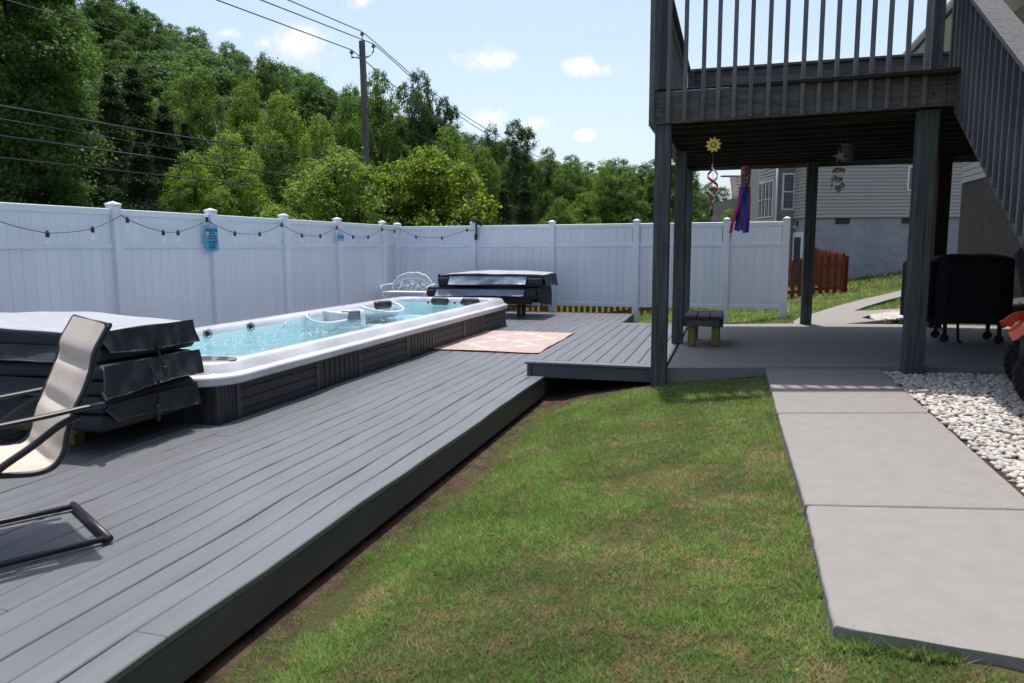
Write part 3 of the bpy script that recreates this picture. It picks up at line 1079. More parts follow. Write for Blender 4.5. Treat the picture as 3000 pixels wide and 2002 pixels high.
# froth where the jets break the surface
mb = MB()
rb = random.Random(5)
for cx, cy, s, n, h in ((-5.30, 6.8, .25, 110, .012), (-5.30, 7.55, .22, 70, .012), (-4.66, 7.7, .10, 60, .05), (-4.55, 8.55, .10, 60, .05), (-4.57, 9.5, .08, 45, .05), (-4.9, 6.1, .5, 110, .006), (-4.4, 6.9, .45, 60, .005)):
    for i in range(n):
        x, y = rb.gauss(cx, s), rb.gauss(cy, s * 1.2)
        if not (-5.5 < x < -3.96 and 5.3 < y < 12):
            continue
        r = rb.uniform(.004, .011)
        z = .341 + abs(rb.gauss(0, h)) * math.exp(-((x - cx) ** 2 + (y - cy) ** 2) / (s * s))
        mb.add([(x + r, y, z), (x - r, y, z), (x, y + r, z), (x, y - r, z), (x, y, z + r * .7), (x, y, z - r * .7)], [(0, 2, 4), (2, 1, 4), (1, 3, 4), (3, 0, 4), (2, 0, 5), (1, 2, 5), (3, 1, 5), (0, 3, 5)])
mb.build('froth', 'trim', sp, smooth=True)['kind'] = 'stuff'

# ------------------------------------------------------------------ folded spa covers
def soft_slab(x0, x1, y0, y1, z0, z1, dome=.0, seed=0, lean=0.0, name='panel', m='vinylcover', parent=None):
    """padded vinyl panel: rounded, a little uneven, domed on top"""
    rr = random.Random(seed)
    ph = [rr.uniform(0, 6) for _ in range(6)]
    nx, ny = 26, 14
    mb = MB()
    def prof(u, v, zt):
        x, y = x0 + (x1 - x0) * u, y0 + (y1 - y0) * v
        e = min(min(u, 1 - u) * (x1 - x0), min(v, 1 - v) * (y1 - y0))
        rnd_ = .028
        drop = rnd_ - math.sqrt(max(0, rnd_ ** 2 - max(0, rnd_ - e) ** 2))
        wob = .006 * math.sin(x * 5 + ph[0]) + .005 * math.sin(y * 7 + ph[1]) + .003 * math.sin(x * 11 + y * 6 + ph[2])
        d = dome * math.sin(math.pi * u) * (.4 + .6 * v)
        return (x + .008 * math.sin(y * 9 + ph[3]), y + .010 * math.sin(x * 4 + ph[4]), (zt - drop + wob + d) if zt == z1 else (zt + drop + wob * .6))
    us = sorted(set([0, .006, .014, .03] + [i / nx for i in range(1, nx)] + [.97, .986, .994, 1]))
    vs_ = sorted(set([0, .01, .025] + [i / ny for i in range(1, ny)] + [.975, .99, 1]))
    top = [[prof(u, v, z1) for v in vs_] for u in us]
    bot = [[prof(u, v, z0) for v in vs_] for u in us]
    nu, nv = len(us), len(vs_)
    V = [p for r_ in top for p in r_] + [p for r_ in bot for p in r_]
    o = nu * nv
    F = []
    for i in range(nu - 1):
        for j in range(nv - 1):
            a, b, c, d = i * nv + j, (i + 1) * nv + j, (i + 1) * nv + j + 1, i * nv + j + 1
            F += [(a, b, c, d), (a + o, d + o, c + o, b + o)]
    ring = [(i, 0) for i in range(nu)] + [(nu - 1, j) for j in range(1, nv)] + [(i, nv - 1) for i in range(nu - 2, -1, -1)] + [(0, j) for j in range(nv - 2, 0, -1)]
    R_ = [i * nv + j for i, j in ring]
    for k in range(len(R_)):
        a, b = R_[k], R_[(k + 1) % len(R_)]
        F.append((a, a + o, b + o, b))
    mb.add(V, F)
    ob = mb.build(name, m, parent, smooth=55)
    if dome:   # up-facing faces paler: sunlight on the top painted into the vinyl
        ob.data.materials.append(MT['vinylsunlit'])
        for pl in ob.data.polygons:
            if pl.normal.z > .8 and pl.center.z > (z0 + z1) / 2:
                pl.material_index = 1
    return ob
def flap(p0, p1, drop, out, seed, parent, inset0=.05, inset1=.05, m='vinylflap', th=.006, name='skirt_flap', flare=0):
    """hanging vinyl skirt from the edge p0-p1; falls by drop, swings along 'out'; piped hem"""
    rr = random.Random(seed)
    ph = [rr.uniform(0, 6) for _ in range(4)]
    p0, p1, out = Vector(p0), Vector(p1), Vector(out)
    d = p1 - p0
    nrm = out.normalized() if out.length > 0 else Vector((1, 0, 0))
    def f(u, v, t=0):
        e0, e1 = inset0 * v, 1 - inset1 * v
        uu = e0 + (e1 - e0) * u
        sag = 1 + .06 * math.sin(uu * 5 + ph[0]) + flare * (uu - .5)
        p = p0 + d * uu + Vector((0, 0, -drop * v * sag)) + out * (v ** 1.3) * (1 + .35 * math.sin(uu * 7 + ph[1]) * v)
        return p + nrm * (.010 * v * math.sin(uu * 19 + ph[2] + v * 3) + .006 * math.sin(uu * 9 + ph[3]) + .006 * v * math.sin(uu * 43 + ph[0]) + t)
    mb = MB()
    mb.grid(lambda u, v: f(u, v, th), 56, 10)
    mb.grid(lambda u, v: f(1 - u, v, 0), 56, 10)
    fl_ = mb.build(name, m, parent, smooth=True)
    hem = [f(0, i / 6, th / 2) for i in range(7)] + [f(i / 24, 1, th / 2) for i in range(1, 25)] + [f(1, 1 - i / 6, th / 2) for i in range(1, 7)]
    MB().tube(hem, .0045, 6).build('hem', 'piping', fl_, smooth=True)
    return fl_
def strap(pts, parent, w=.022):
    mb = MB()
    for a, b in zip(pts[:-1], pts[1:]):
        mb.bar(a, b, w, .006, .001, up=(1, 0, .01))
    s = mb.build('strap', 'fabric_black', parent)
    e = Vector(pts[-1])
    mb = MB()
    mb.box(e.x - .006, e.x + .014, e.y - .022, e.y + .022, e.z - .075, e.z, .005)
    mb.box(e.x - .004, e.x + .012, e.y - .012, e.y + .012, e.z - .115, e.z - .078, .004)
    mb.build('buckle', 'black', s)
    return s
NX0, NX1, NY0, NY1 = -6.15, -3.86, 3.74, 4.585
for i, (z0, z1, lab, fz, fd, out, ins, dome) in enumerate((
        (.165, .395, 'lowest folded charcoal spa cover in the stack beside the beige chair', .345, .135, (.012, 0, 0), (.10, .0), 0),
        (.405, .605, 'middle folded charcoal spa cover in the stack beside the beige chair', .600, .185, (.022, -.01, 0), (-.02, -.03), 0),
        (.615, .825, 'topmost folded charcoal spa cover beside the beige chair, sunlit top', .822, .155, (.012, .01, 0), (.06, -.02), .045))):
    c = thing('spa_cover', lab, 'spa cover', (-5, 4.1, z0), group='folded spa covers by the near end of the spa')
    dx = (.0, .03, -.005)[i]
    mid = (z0 + z1) / 2
    soft_slab(NX0, NX1 + dx, NY0 + .01 * i, NY1 + .02 * i, z0, mid - .004, 0, 31 + i, name='lower_panel', parent=c)
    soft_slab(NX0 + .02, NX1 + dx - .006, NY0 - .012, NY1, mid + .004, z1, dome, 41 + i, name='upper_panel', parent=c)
    flap((NX1 + dx + .004, NY0 + .0, fz), (NX1 + dx + .004, NY1 + .04, fz), fd, out, 50 + i, c, ins[0], ins[1], flare=.25 if i != 1 else -.1)
    fz2 = z1 - .02
    flap((NX0 + .1, NY0 - .014, fz2 - .075), (NX1 - .25, NY0 - .014, fz2 - .075), .10, (0, -.045, 0), 60 + i, c, 0.005, .005)
    if i == 2:
        strap([(NX1 + .01, 4.22, .70), (NX1 + .02, 4.24, .62), (NX1 + .05, 4.25, .53)], c)
    if i == 1:
        strap([(NX1 + .03, 4.12, .58), (NX1 + .09, 4.14, .45), (NX1 + .07, 4.15, .33), (NX1 + .05, 4.16, .27)], c)
        MB().tube([(NX1 + .05, 3.70, .44), (NX1 + .10, 3.68, .40), (NX1 + .06, 3.71, .34)], .012, 6).build('corner_tie', 'fabric_black', c)
sd = thing('cover_stand', 'low timber stand under the stack of folded covers by the chair', 'stand', (-5, 4.1, 0))
for x, y in ((-4.37, 3.98), (-4.44, 4.32), (-5.2, 3.98), (-5.9, 3.98), (-5.9, 4.32)):
    piece('leg', 'wood_treated', sd, (x - .045, x + .045, y - .045, y + .045, .002, .078))
for y in (3.98, 4.32):
    piece('beam', 'wood_treated', sd, (-6.05, -4.30, y - .045, y + .045, .08, .16))

# far stack: two folded covers, their silver undersides showing, on a timber stand
QX0, QX1, QY0, QY1 = -5.62, -3.50, 13.45, 14.55
for i, (z0, z1, lab, x0, x1) in enumerate(((.37, .585, 'lower folded black spa cover on the stand by the back fence', QX0 - .08, QX1 + .00), (.595, .83, 'upper folded black spa cover by the back fence, pale sunlit top', QX0 + .16, QX1 + .12))):
    c = thing('spa_cover', lab, 'spa cover', (-4.5, 14, z0), group='folded spa covers by the back fence')
    mid = (z0 + z1) / 2 + .01
    soft_slab(x0, x1, QY0, QY1, z0, mid - .004, 0, 71 + i, name='lower_panel', parent=c)
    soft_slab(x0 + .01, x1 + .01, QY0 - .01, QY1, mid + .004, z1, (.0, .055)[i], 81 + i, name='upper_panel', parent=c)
    a, b = x0 + (.20, .24)[i], x1 - (.22, .30)[i]
    zf = mid + (.055, .07)[i]
    flap((a, QY0 - .018, zf), (b, QY0 - .018, zf), (.12, .15)[i], (0, -.07, 0), 90 + i, c, .0, .0, m='silver', name='liner_flap')
    for e0, e1 in ((x0 - .005, a - .03), (b + .02, x1 + .005)):
        piece('end_pocket', 'vinylflap', c, (e0, e1, QY0 - .035, QY0 + .02, mid - .07, mid + .04), c=.012)
    flap((x1 + .012, QY0 + .02, z1 - .01), (x1 + .012, QY1, z1 - .01), (.33, .21)[i], (.03, 0, 0), 95 + i, c, .1, -.03, flare=.2)
    if i == 1:
        flap((x0 + .005, QY1, z1), (x0 + .005, QY0 - .02, z1), .12, (-.025, 0, 0), 99, c)
        strap([(x1 + .05, 13.9, .62), (x1 + .07, 13.92, .45), (x1 + .05, 13.93, .30)], c)
    else:
        strap([(x1 + .04, 13.65, .50), (x1 + .07, 13.67, .40), (x1 + .05, 13.68, .28)], c)
sd = thing('cover_stand', 'timber stand on square legs under the covers by the back fence', 'stand', (-4.5, 14, 0))
for x, y in ((-3.92, 13.75), (-3.965, 14.25), (-5.35, 13.75), (-5.35, 14.25)):
    piece('leg', 'wood_dark', sd, (x - .035, x + .035, y - .035, y + .035, .002, .245))
for y in (13.75, 14.25):
    piece('beam', 'wood_dark', sd, (-5.5, -3.66, y - .045, y + .045, .247, .36))

# ------------------------------------------------------------------ beige patio chair (its seat runs out of the picture)
ch = thing('patio_chair', 'spring base patio chair with padded beige sling and black frame', 'chair', (-3.0, 2.6, 0))
CA, CB = Vector((-3.239, 2.933, 0)), Vector((-2.738, 2.608, 0))
CD = Vector((-.5, -.866, 0)).normalized()
CC = (CA + CB) / 2
lat = (CB - CA)
lat = (lat - CD * lat.dot(CD)).normalized()
HWID = .298
def cp(s, z, l):
    """chair point: s metres forward, z up, l across (-1..1)"""
    return CC + CD * s + lat * (l * HWID) + Vector((0, 0, z))
PROF = [(-.070, 1.005), (-.044, .96), (-.005, .89), (.015, .81), (.05, .72), (.092, .64), (.128, .54), (.148, .46), (.19, .405), (.26, .388), (.37, .402), (.52, .425), (.68, .44), (.74, .42)]
SP = smooth_path(PROF, 6)
cum = [0]
for a, b in zip(SP[:-1], SP[1:]):
    cum.append(cum[-1] + math.hypot(b[0] - a[0], b[1] - a[1]))
def sling(u, v, off=0):
    i = min(int(u * (len(SP) - 1)), len(SP) - 2)
    k = u * (len(SP) - 1) - i
    s = SP[i][0] + (SP[i + 1][0] - SP[i][0]) * k
    z = SP[i][1] + (SP[i + 1][1] - SP[i][1]) * k
    L = cum[i] + (cum[i + 1] - cum[i]) * k
    dx, dz = SP[i + 1][0] - SP[i][0], SP[i + 1][1] - SP[i][1]
    q = math.hypot(dx, dz)
    nx, nz = -dz / q, dx / q
    if nx < 0 and u < .5:
        nx, nz = -nx, -nz
    if u >= .5 and nz < 0:
        nx, nz = -nx, -nz
    seam = min(abs(L - c_) for c_ in (.19, .40, .66, .95))
    puff = .026 * (1 - math.exp(-(seam / .030) ** 2)) * (1 - abs(2 * v - 1) ** 6)
    return cp(s + nx * (puff + off), z + nz * (puff + off), (2 * v - 1) * .93)
mb = MB()
mb.grid(lambda u, v: sling(u, v, .006), 78, 10)
mb.grid(lambda u, v: sling(1 - u, v, -.018), 78, 10)
mb.build('sling', 'sling', ch, smooth=True)
for l in (-1, 1):
    MB().tube([cp(s, z, l) for s, z in SP], .0135, 8).build('side_rail', 'black_metal', ch, smooth=True)
    piece_pts = [cp(-.02, .655, l * 1.09), cp(.06, .652, l * 1.10), cp(.22, .636, l * 1.11), cp(.40, .622, l * 1.11), cp(.58, .61, l * 1.1), cp(.66, .57, l * 1.09)]
    MB().tube(smooth_path(piece_pts, 4), .022, 8, flat=.55).build('armrest', 'black_metal', ch, smooth=True)
    MB().tube(smooth_path([cp(.085, .615, l * 1.06), cp(.16, .585, l * 1.06), cp(.27, .51, l * 1.05), cp(.40, .43, l * 1.04), cp(.52, .33, l * 1.03), cp(.58, .2, l * 1.03), cp(.55, .08, l * 1.03), cp(.46, .03, l * 1.02)], 4), .0165, 8).build('spring_leg', 'black_metal', ch, smooth=True)
    MB().tube([cp(.0, .022, l * 1.0), cp(.25, .022, l * 1.0), cp(.55, .022, l * 1.0), cp(.78, .022, l * 1.0)], .0150, 8).build('base_rail', 'black_metal', ch, smooth=True)
MB().tube([cp(0, .024, -1.07), cp(0, .024, 1.07)], .0185, 10).build('base_bar', 'black_metal', ch, smooth=True)
MB().tube([cp(.78, .024, -1.0), cp(.78, .024, 1.0)], .0185, 8).build('base_bar', 'black_metal', ch, smooth=True)
MB().tube([cp(-.072, 1.007, -1), cp(-.078, 1.0, 0), cp(-.072, 1.007, 1)], .0135, 8).build('top_rail', 'black_metal', ch, smooth=True)

# ------------------------------------------------------------------ rug
rg = thing('outdoor_rug', 'terracotta and cream patterned outdoor rug between spa and step', 'rug', (-3.03, 10.13, .006), rz=R(.6))
RW, RL = .725, 1.155
def rugf(u, v):
    x, y = (u - .5) * 2 * RW, (v - .5) * 2 * RL
    z = .010 + wav(-3 + x, 10.1 + y) + .006 * max(0, abs(u - .5) * 2 - .93) * 14 * (1 if u > .5 else .4) + .002 * math.sin(y * 9 + x * 3)
    return (x, y, z)
mb = MB()
mb.grid(rugf, 30, 46)
o = len(mb.v)
mb.grid(lambda u, v: (rugf(1 - u, v)[0], rugf(1 - u, v)[1], rugf(1 - u, v)[2] - .005), 30, 46)
mb.build('weave', 'rug', rg, smooth=True)
edge = [rugf(i / 20, 0) for i in range(21)] + [rugf(1, i / 30) for i in range(1, 31)] + [rugf(1 - i / 20, 1) for i in range(1, 21)] + [rugf(0, 1 - i / 30) for i in range(1, 30)] + [rugf(0, 0)]
MB().tube([(p[0], p[1], p[2] - .002) for p in edge], .005, 6).build('bound_edge', 'red_wood', rg, smooth=True)

# ------------------------------------------------------------------ white cast iron bench in the fence corner
ib = thing('garden_bench', 'ornate white cast iron garden bench in the fence corner', 'bench', (-6.5, 14.4, 0))
bx_, by_ = -6.50, 14.52
def bp_(u, z):
    """back plane: u across from -.52 to .52, leaning slightly"""
    return (bx_ + u, by_ + (z - .43) * .18, z)
out_pts = []
for i in range(61):
    k = -1 + 2 * i / 60
    z = .46 + .345 * math.sqrt(max(0, 1 - abs(k) ** 2.3)) + .016 * abs(math.sin(k * 7.5)) * (1 - abs(k) ** 3)
    out_pts.append(bp_(k * .475, z))
MB().tube(out_pts, .013, 8).build('back_frame', 'iron', ib, smooth=True)
MB().tube([bp_(k * .44, .45 + .245 * math.sqrt(max(0, 1 - abs(k) ** 2.2))) for k in np.linspace(-1, 1, 31)], .009, 6).build('back_frame', 'iron', ib, smooth=True)
rv = random.Random(9)
mb = MB()
for i in range(44):
    k = -0.93 + 1.86 * i / 43
    z0 = .455 + .245 * math.sqrt(max(0, 1 - abs(k) ** 2.2))
    z1 = .455 + .34 * math.sqrt(max(0, 1 - abs(k) ** 2.3))
    mb.tube([bp_(k * .44, z0), bp_((k + (.05 if i % 2 else -.05)) * .455, z1)], .0045, 5)
mb.build('lattice', 'iron', ib)['kind'] = 'stuff'
for pts in ([(-.36, .44), (-.27, .52), (-.30, .60), (-.20, .66)], [(-.18, .44), (-.10, .50), (-.16, .58), (-.07, .66)], [(-.08, .44), (.0, .52), (.02, .60)], [(.02, .44), (.12, .51), (.09, .60), (.17, .65)], [(.28, .44), (.16, .53), (.12, .64)],
            [(.37, .5), (.27, .55), (.30, .63)], [(-.38, .50), (-.22, .52), (-.12, .56)], [(.05, .50), (.2, .56), (.36, .57)]):
    MB().tube(smooth_path([bp_(*p) for p in pts], 4), .0075, 6).build('scroll', 'iron', ib, smooth=True)
def rosette(u, z, r):
    mb = MB()
    for i in range(5):
        a = 2 * math.pi * i / 5 + .3
        c = Matrix.Translation(bp_(u + r * .6 * math.cos(a), z + r * .6 * math.sin(a))) @ Matrix.Rotation(R(90), 4, 'X')
        mb.lathe([(.001, -.006), (r * .42, -.002), (r * .42, .004), (.001, .01)], 8, c)
    mb.build('rosette', 'iron', ib, smooth=True)
for u, z, r in ((0, .615, .065), (-.24, .585, .05), (.25, .585, .05), (-.10, .55, .035), (.13, .54, .035), (-.31, .645, .03), (.33, .50, .03)):
    rosette(u, z, r)
for i in range(9):
    y = by_ - .02 - i * .048
    piece('seat_slat', 'iron', ib, (bx_ - .47, bx_ + .47, y - .016, y + .016, .418, .432), c=.003)
piece('seat_rim', 'iron', ib, (bx_ - .50, bx_ + .50, by_ - .435, by_ - .40, .405, .44), c=.008)
for s in (-1, 1):
    MB().tube(smooth_path([(bx_ + s * .47, by_ + .06, .78 - .2), (bx_ + s * .52, by_ - .02, .57), (bx_ + s * .535, by_ - .2, .565), (bx_ + s * .53, by_ - .40, .545), (bx_ + s * .50, by_ - .42, .46)], 5), .012, 8).build('arm', 'iron', ib, smooth=True)
    MB().tube(smooth_path([(bx_ + s * .50, by_ - .41, .42), (bx_ + s * .44, by_ - .44, .30), (bx_ + s * .40, by_ - .42, .18), (bx_ + s * .46, by_ - .47, .006)], 5), [.026] * 4 + [.018] * 12, 8).build('leg', 'iron', ib, smooth=True)
    MB().tube(smooth_path([(bx_ + s * .46, by_ + .0, .42), (bx_ + s * .44, by_ + .03, .28), (bx_ + s * .43, by_ + .02, .15), (bx_ + s * .47, by_ + .08, .006)], 5), .016, 8).build('leg', 'iron', ib, smooth=True)
    mb = MB()
    for k in range(4):
        mb.tube([(bx_ + s * (.50 - k * .055), by_ - .415, .40 - .0), (bx_ + s * (.44 - k * .012), by_ - .43, .30)], .006, 5)
    mb.build('bracket', 'iron', ib)

# ------------------------------------------------------------------ string lights, signs, solar panel on the fence
sl = thing('string_lights', 'black string lights with clear bulbs draped along the white fence', 'string lights', (FX + .09, 9, 1.6))
XF, YF = FX + .085, FY - .085
LP = [(XF, 4.0, 1.72, 0), (XF, 4.7, 1.62, 1), (XF, 5.58, 1.70, 0), (XF, 5.80, 1.635, 0), (XF, 6.35, 1.525, 1), (XF, 6.95, 1.585, 1), (XF, 7.39, 1.755, 0), (XF, 7.48, 1.71, 1), (XF, 8.07, 1.567, 1), (XF, 8.34, 1.572, 1), (XF, 8.93, 1.741, 2),
      (XF, 9.53, 1.577, 1), (XF, 10.14, 1.58, 1), (XF, 10.75, 1.738, 1), (XF, 11.34, 1.573, 1), (XF, 11.94, 1.568, 1), (XF, 12.53, 1.736, 1), (XF, 13.15, 1.568, 1), (XF, 13.78, 1.57, 1), (XF, 14.42, 1.745, 1), (XF, 15.02, 1.715, 1),
      (-7.05, YF, 1.765, 0), (-6.66, YF, 1.588, 1), (-6.05, YF, 1.56, 1), (-5.47, YF, 1.72, 1), (-5.31, YF, 1.70, 0)]
wire_pts = []
for a, b in zip(LP[:-1], LP[1:]):
    L = math.dist(a[:3], b[:3])
    for k in range(6):
        t = k / 6
        wire_pts.append(tuple(a[i] + (b[i] - a[i]) * t for i in range(2)) + (a[2] + (b[2] - a[2]) * t - .045 * L * 4 * t * (1 - t) * .55,))
wire_pts.append(LP[-1][:3])
cab = MB().tube(wire_pts, .0048, 6).build('cable', 'wire', sl, smooth=True)
for x, y, z, k in LP:
    if not k:
        continue
    m = Matrix.Translation((x, y, z)) @ (Matrix.Rotation(R(180), 4, 'X') if k == 2 else Matrix())
    so_ = MB().lathe([(.001, .028), (.012, .026), (.014, .01), (.021, .006), (.021, -.034), (.018, -.046), (.001, -.047)], 12, m).build('socket', 'black', sl, smooth=50)
    MB().lathe([(.012, -.0475), (.016, -.055), (.027, -.078), (.029, -.095), (.022, -.114), (.010, -.123), (.002, -.125)], 12, m).build('bulb', 'bulb', so_, smooth=True)

def text_mesh(body, size, m, mtx, parent, name='lettering', bold=0.0, shear=0.0):
    cu_ = bpy.data.curves.new('t', 'FONT')
    cu_.body = body
    cu_.size = size
    cu_.align_x = 'CENTER'
    cu_.align_y = 'CENTER'
    cu_.extrude = .0006
    cu_.offset = bold
    cu_.shear = shear
    cu_.resolution_u = 3
    o = bpy.data.objects.new('t', cu_)
    COL.objects.link(o)
    dg = bpy.context.evaluated_depsgraph_get()
    me = bpy.data.meshes.new_from_object(o.evaluated_get(dg))
    bpy.data.objects.remove(o)
    me.transform(mtx)
    me.materials.clear()
    me.materials.append(MT[m])
    me.name = name
    return link(name, me, parent)
MT['sign_blue'] = mat('sign_blue', (.06, .30, .52), .45, .4, vscale=7, col2=(.10, .42, .60))
MT['sign_pale'] = mat('sign_pale_blue', (.22, .45, .70), .5, .4, var=.1, vscale=8)
MT['navy'] = mat('navy_ink', (.004, .012, .05), .5, .3)
MT['ink_blue'] = mat('blue_ink', (.01, .06, .30), .5, .3)
MT['solar'] = mat('solar_cells', (.02, .03, .07), .15, .6)
sg = thing('hanging_sign', 'blue metal sign reading welcome to our OOL on the fence post', 'sign', (FX + .10, 9.0, 1.48))
xs_ = FX + .085
SGM = Matrix.Translation((xs_, 9.01, 1.48)) @ Matrix.Rotation(R(-2), 4, 'Z') @ Matrix.Rotation(R(1.5), 4, 'X')
mb = MB()
mb.box(-.004, .002, -.128, .128, -.165, .165, .0015, SGM)
mb.build('plate', 'sign_blue', sg)
TXT = SGM @ Matrix.Translation((.0035, 0, 0)) @ Matrix.Rotation(R(90), 4, 'Z') @ Matrix.Rotation(R(90), 4, 'X')
for body, size, m, u, z, b, s in (('Welcome', .062, 'ink_blue', 0, .125, .0014, .35), ('TO OUR', .026, 'navy', .005, .080, .001, 0), ('OOL', .082, 'navy', .012, .022, .0012, 0),
                                  ('NOTICE THERE IS', .025, 'navy', 0, -.036, .0008, 0), ('NO "P" IN IT.', .025, 'navy', 0, -.064, .0008, 0), ("LET'S KEEP IT", .025, 'navy', 0, -.096, .0008, 0), ('THAT WAY!', .025, 'navy', 0, -.124, .0008, 0)):
    text_mesh(body, size, m, TXT @ Matrix.Translation((u, z, 0)), sg, 'lettering', b, s)
MB().lathe([(.001, .0), (.026, .0), (.026, .001), (.001, .001)], 12, TXT @ Matrix.Translation((-.085, .082, 0))).build('sun_motif', 'yellow', sg)
MB().lathe([(.001, .0), (.017, .0), (.017, .001), (.001, .001)], 12, TXT @ Matrix.Translation((.10, -.005, 0))).build('ring_motif', 'pink', sg)
mb = MB()
for s in (-.11, .11):
    mb.tube([SGM @ Vector((0, s, .16)), SGM @ Vector((-.015, s * .2 - .04, .27))], .0022, 5)
mb.build('cord', 'wire', sg)
s2 = thing('hanging_sign', 'small pale blue sign hung from the fence near the corner', 'sign', (FX + .10, 12.66, 1.55))
SG2 = Matrix.Translation((FX + .085, 12.66, 1.545)) @ Matrix.Rotation(R(1), 4, 'X')
MB().box(-.003, .003, -.115, .125, -.065, .062, .0015, SG2).build('plate', 'sign_pale', s2)
text_mesh('Welcome', .062, 'ink_blue', SG2 @ Matrix.Translation((.004, .005, .005)) @ Matrix.Rotation(R(90), 4, 'Z') @ Matrix.Rotation(R(90), 4, 'X'), s2, 'lettering', .001, .3)
mb = MB()
for s in (-.08, .0, .08):
    mb.tube([SG2 @ Vector((0, s, .06)), SG2 @ Vector((0, s * .7, .15))], .0022, 5)
mb.build('cord', 'wire', s2)
so2 = thing('solar_panel', 'small black solar panel for the lights on a fence post', 'solar panel', (-5.27, FY - .08, 1.7))
mb = MB()
PM = Matrix.Translation((-5.24, FY - .11, 1.885)) @ Matrix.Rotation(R(24), 4, 'Y') @ Matrix.Rotation(R(-34), 4, 'X')
mb.box(-.13, .13, -.09, .09, -.009, .006, .003, PM)
p_ = mb.build('panel', 'black', so2)
for i in range(4):
    MB().box(-.118 + i * .06, -.062 + i * .06, -.08, .08, .0065, .008, 0, PM).build('cell', 'solar', p_)
MB().tube([(-5.265, FY - .09, 1.52), (-5.26, FY - .095, 1.7), (-5.25, FY - .105, 1.87)], .018, 8).build('bracket', 'black', so2, smooth=True)
MB().box(-5.30, -5.24, FY - .105, FY - .066, 1.50, 1.62, .006).build('battery_box', 'black', so2)
MB().tube(smooth_path([(-5.24, FY - .1, 1.76), (-5.20, FY - .12, 1.68), (-5.20, FY - .12, 1.58), (-5.25, FY - .11, 1.54)], 4), .004, 5).build('lead', 'wire', so2)

# ------------------------------------------------------------------ raised back deck of the house
rdk = thing('raised_deck', 'weathered grey timber upper deck on posts over the patio', 'deck', (.5, 9.5, .15))
DX0, DX1, DY0, DY1 = -.72, 4.58, 7.30, 11.92
ZB, ZT = 2.485, 2.775      # rim joist
FRY = 7.55                 # the front edge runs slightly askew, like the patio
def fy(x):
    return DY0 + (x - DX0) * (FRY - DY0) / (1.70 - DX0)
def fz(x):
    return (x - DX0) * .03
def post(x0, x1, y0, y1, z0, z1, seed=0):
    """square timber post, slightly checked: a split runs down the front"""
    mb = MB()
    n = 14
    rr = random.Random(seed)
    ch_ = .008
    vs, fs = [], []
    sx = (x0 + x1) / 2 + rr.uniform(-.015, .02)
    for i in range(n + 1):
        z = z0 + (z1 - z0) * i / n
        d = .012 * max(0, math.sin(math.pi * min(1, i / n * 1.1 + .05))) * rr.uniform(.5, 1)
        s2_ = sx + .004 * math.sin(i * 1.3 + seed)
        pr = [(x0, y0 + ch_), (x0 + ch_, y0), (s2_ - .004, y0), (s2_, y0 + d), (s2_ + .004, y0), (x1 - ch_, y0), (x1, y0 + ch_), (x1, y1 - ch_), (x1 - ch_, y1), (x0 + ch_, y1), (x0, y1 - ch_)]
        vs += [(p[0], p[1], z) for p in pr]
    k = 11
    for i in range(n):
        for j in range(k):
            a, b = i * k + j, i * k + (j + 1) % k
            fs.append((a, b, b + k, a + k))
    fs += [tuple(range(k))[::-1], tuple(n * k + j for j in range(k))]
    mb.add(vs, fs)
    return mb.build('post', 'wood', rdk)
post(-.735, -.585, 7.30, 7.44, -.10, 2.483, 1)
post(1.575, 1.745, 7.60, 7.76, .0, 2.548, 2)
post(-.69, -.555, 9.32, 9.46, .152, 2.48, 3)
post(-.75, -.605, 11.66, 11.80, .0, 2.48, 4)
post(1.01, 1.16, 11.72, 11.86, .0, 2.55, 5)
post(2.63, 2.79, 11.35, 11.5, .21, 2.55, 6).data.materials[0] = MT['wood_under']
# rim joists
mb = MB()
mb.bar((DX0 - .02, DY0 - .02, (ZB + ZT) / 2), (1.76, fy(1.76) - .02, (ZB + ZT) / 2 + fz(1.76)), .042, ZT - ZB, .005)
mb.build('rim_joist', 'wood_h', rdk)
mb = MB()
mb.bar((1.765, fy(1.765) - .02, (ZB + ZT) / 2 + fz(1.76)), (DX1, fy(1.765) - .02, (ZB + ZT) / 2 + fz(1.76)), .042, ZT - ZB, .005)
mb.build('rim_joist', 'wood_h', rdk)
piece('rim_joist', 'wood_h', rdk, (DX0 - .045, DX0 - .003, DY0 + .01, DY1, ZB, ZT))
piece('rim_joist', 'wood_h', rdk, (DX0, DX1, DY1 - .04, DY1, ZB, ZT + .0))
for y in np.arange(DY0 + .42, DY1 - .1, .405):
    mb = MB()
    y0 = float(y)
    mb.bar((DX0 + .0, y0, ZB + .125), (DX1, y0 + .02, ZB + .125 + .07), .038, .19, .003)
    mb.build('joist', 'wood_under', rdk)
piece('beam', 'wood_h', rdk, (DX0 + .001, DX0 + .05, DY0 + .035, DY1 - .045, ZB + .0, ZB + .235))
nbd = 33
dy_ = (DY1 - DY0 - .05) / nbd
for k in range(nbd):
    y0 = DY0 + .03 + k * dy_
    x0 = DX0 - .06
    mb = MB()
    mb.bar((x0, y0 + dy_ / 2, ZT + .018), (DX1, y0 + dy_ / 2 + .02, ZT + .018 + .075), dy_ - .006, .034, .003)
    mb.build('plank', 'wood_under', rdk)
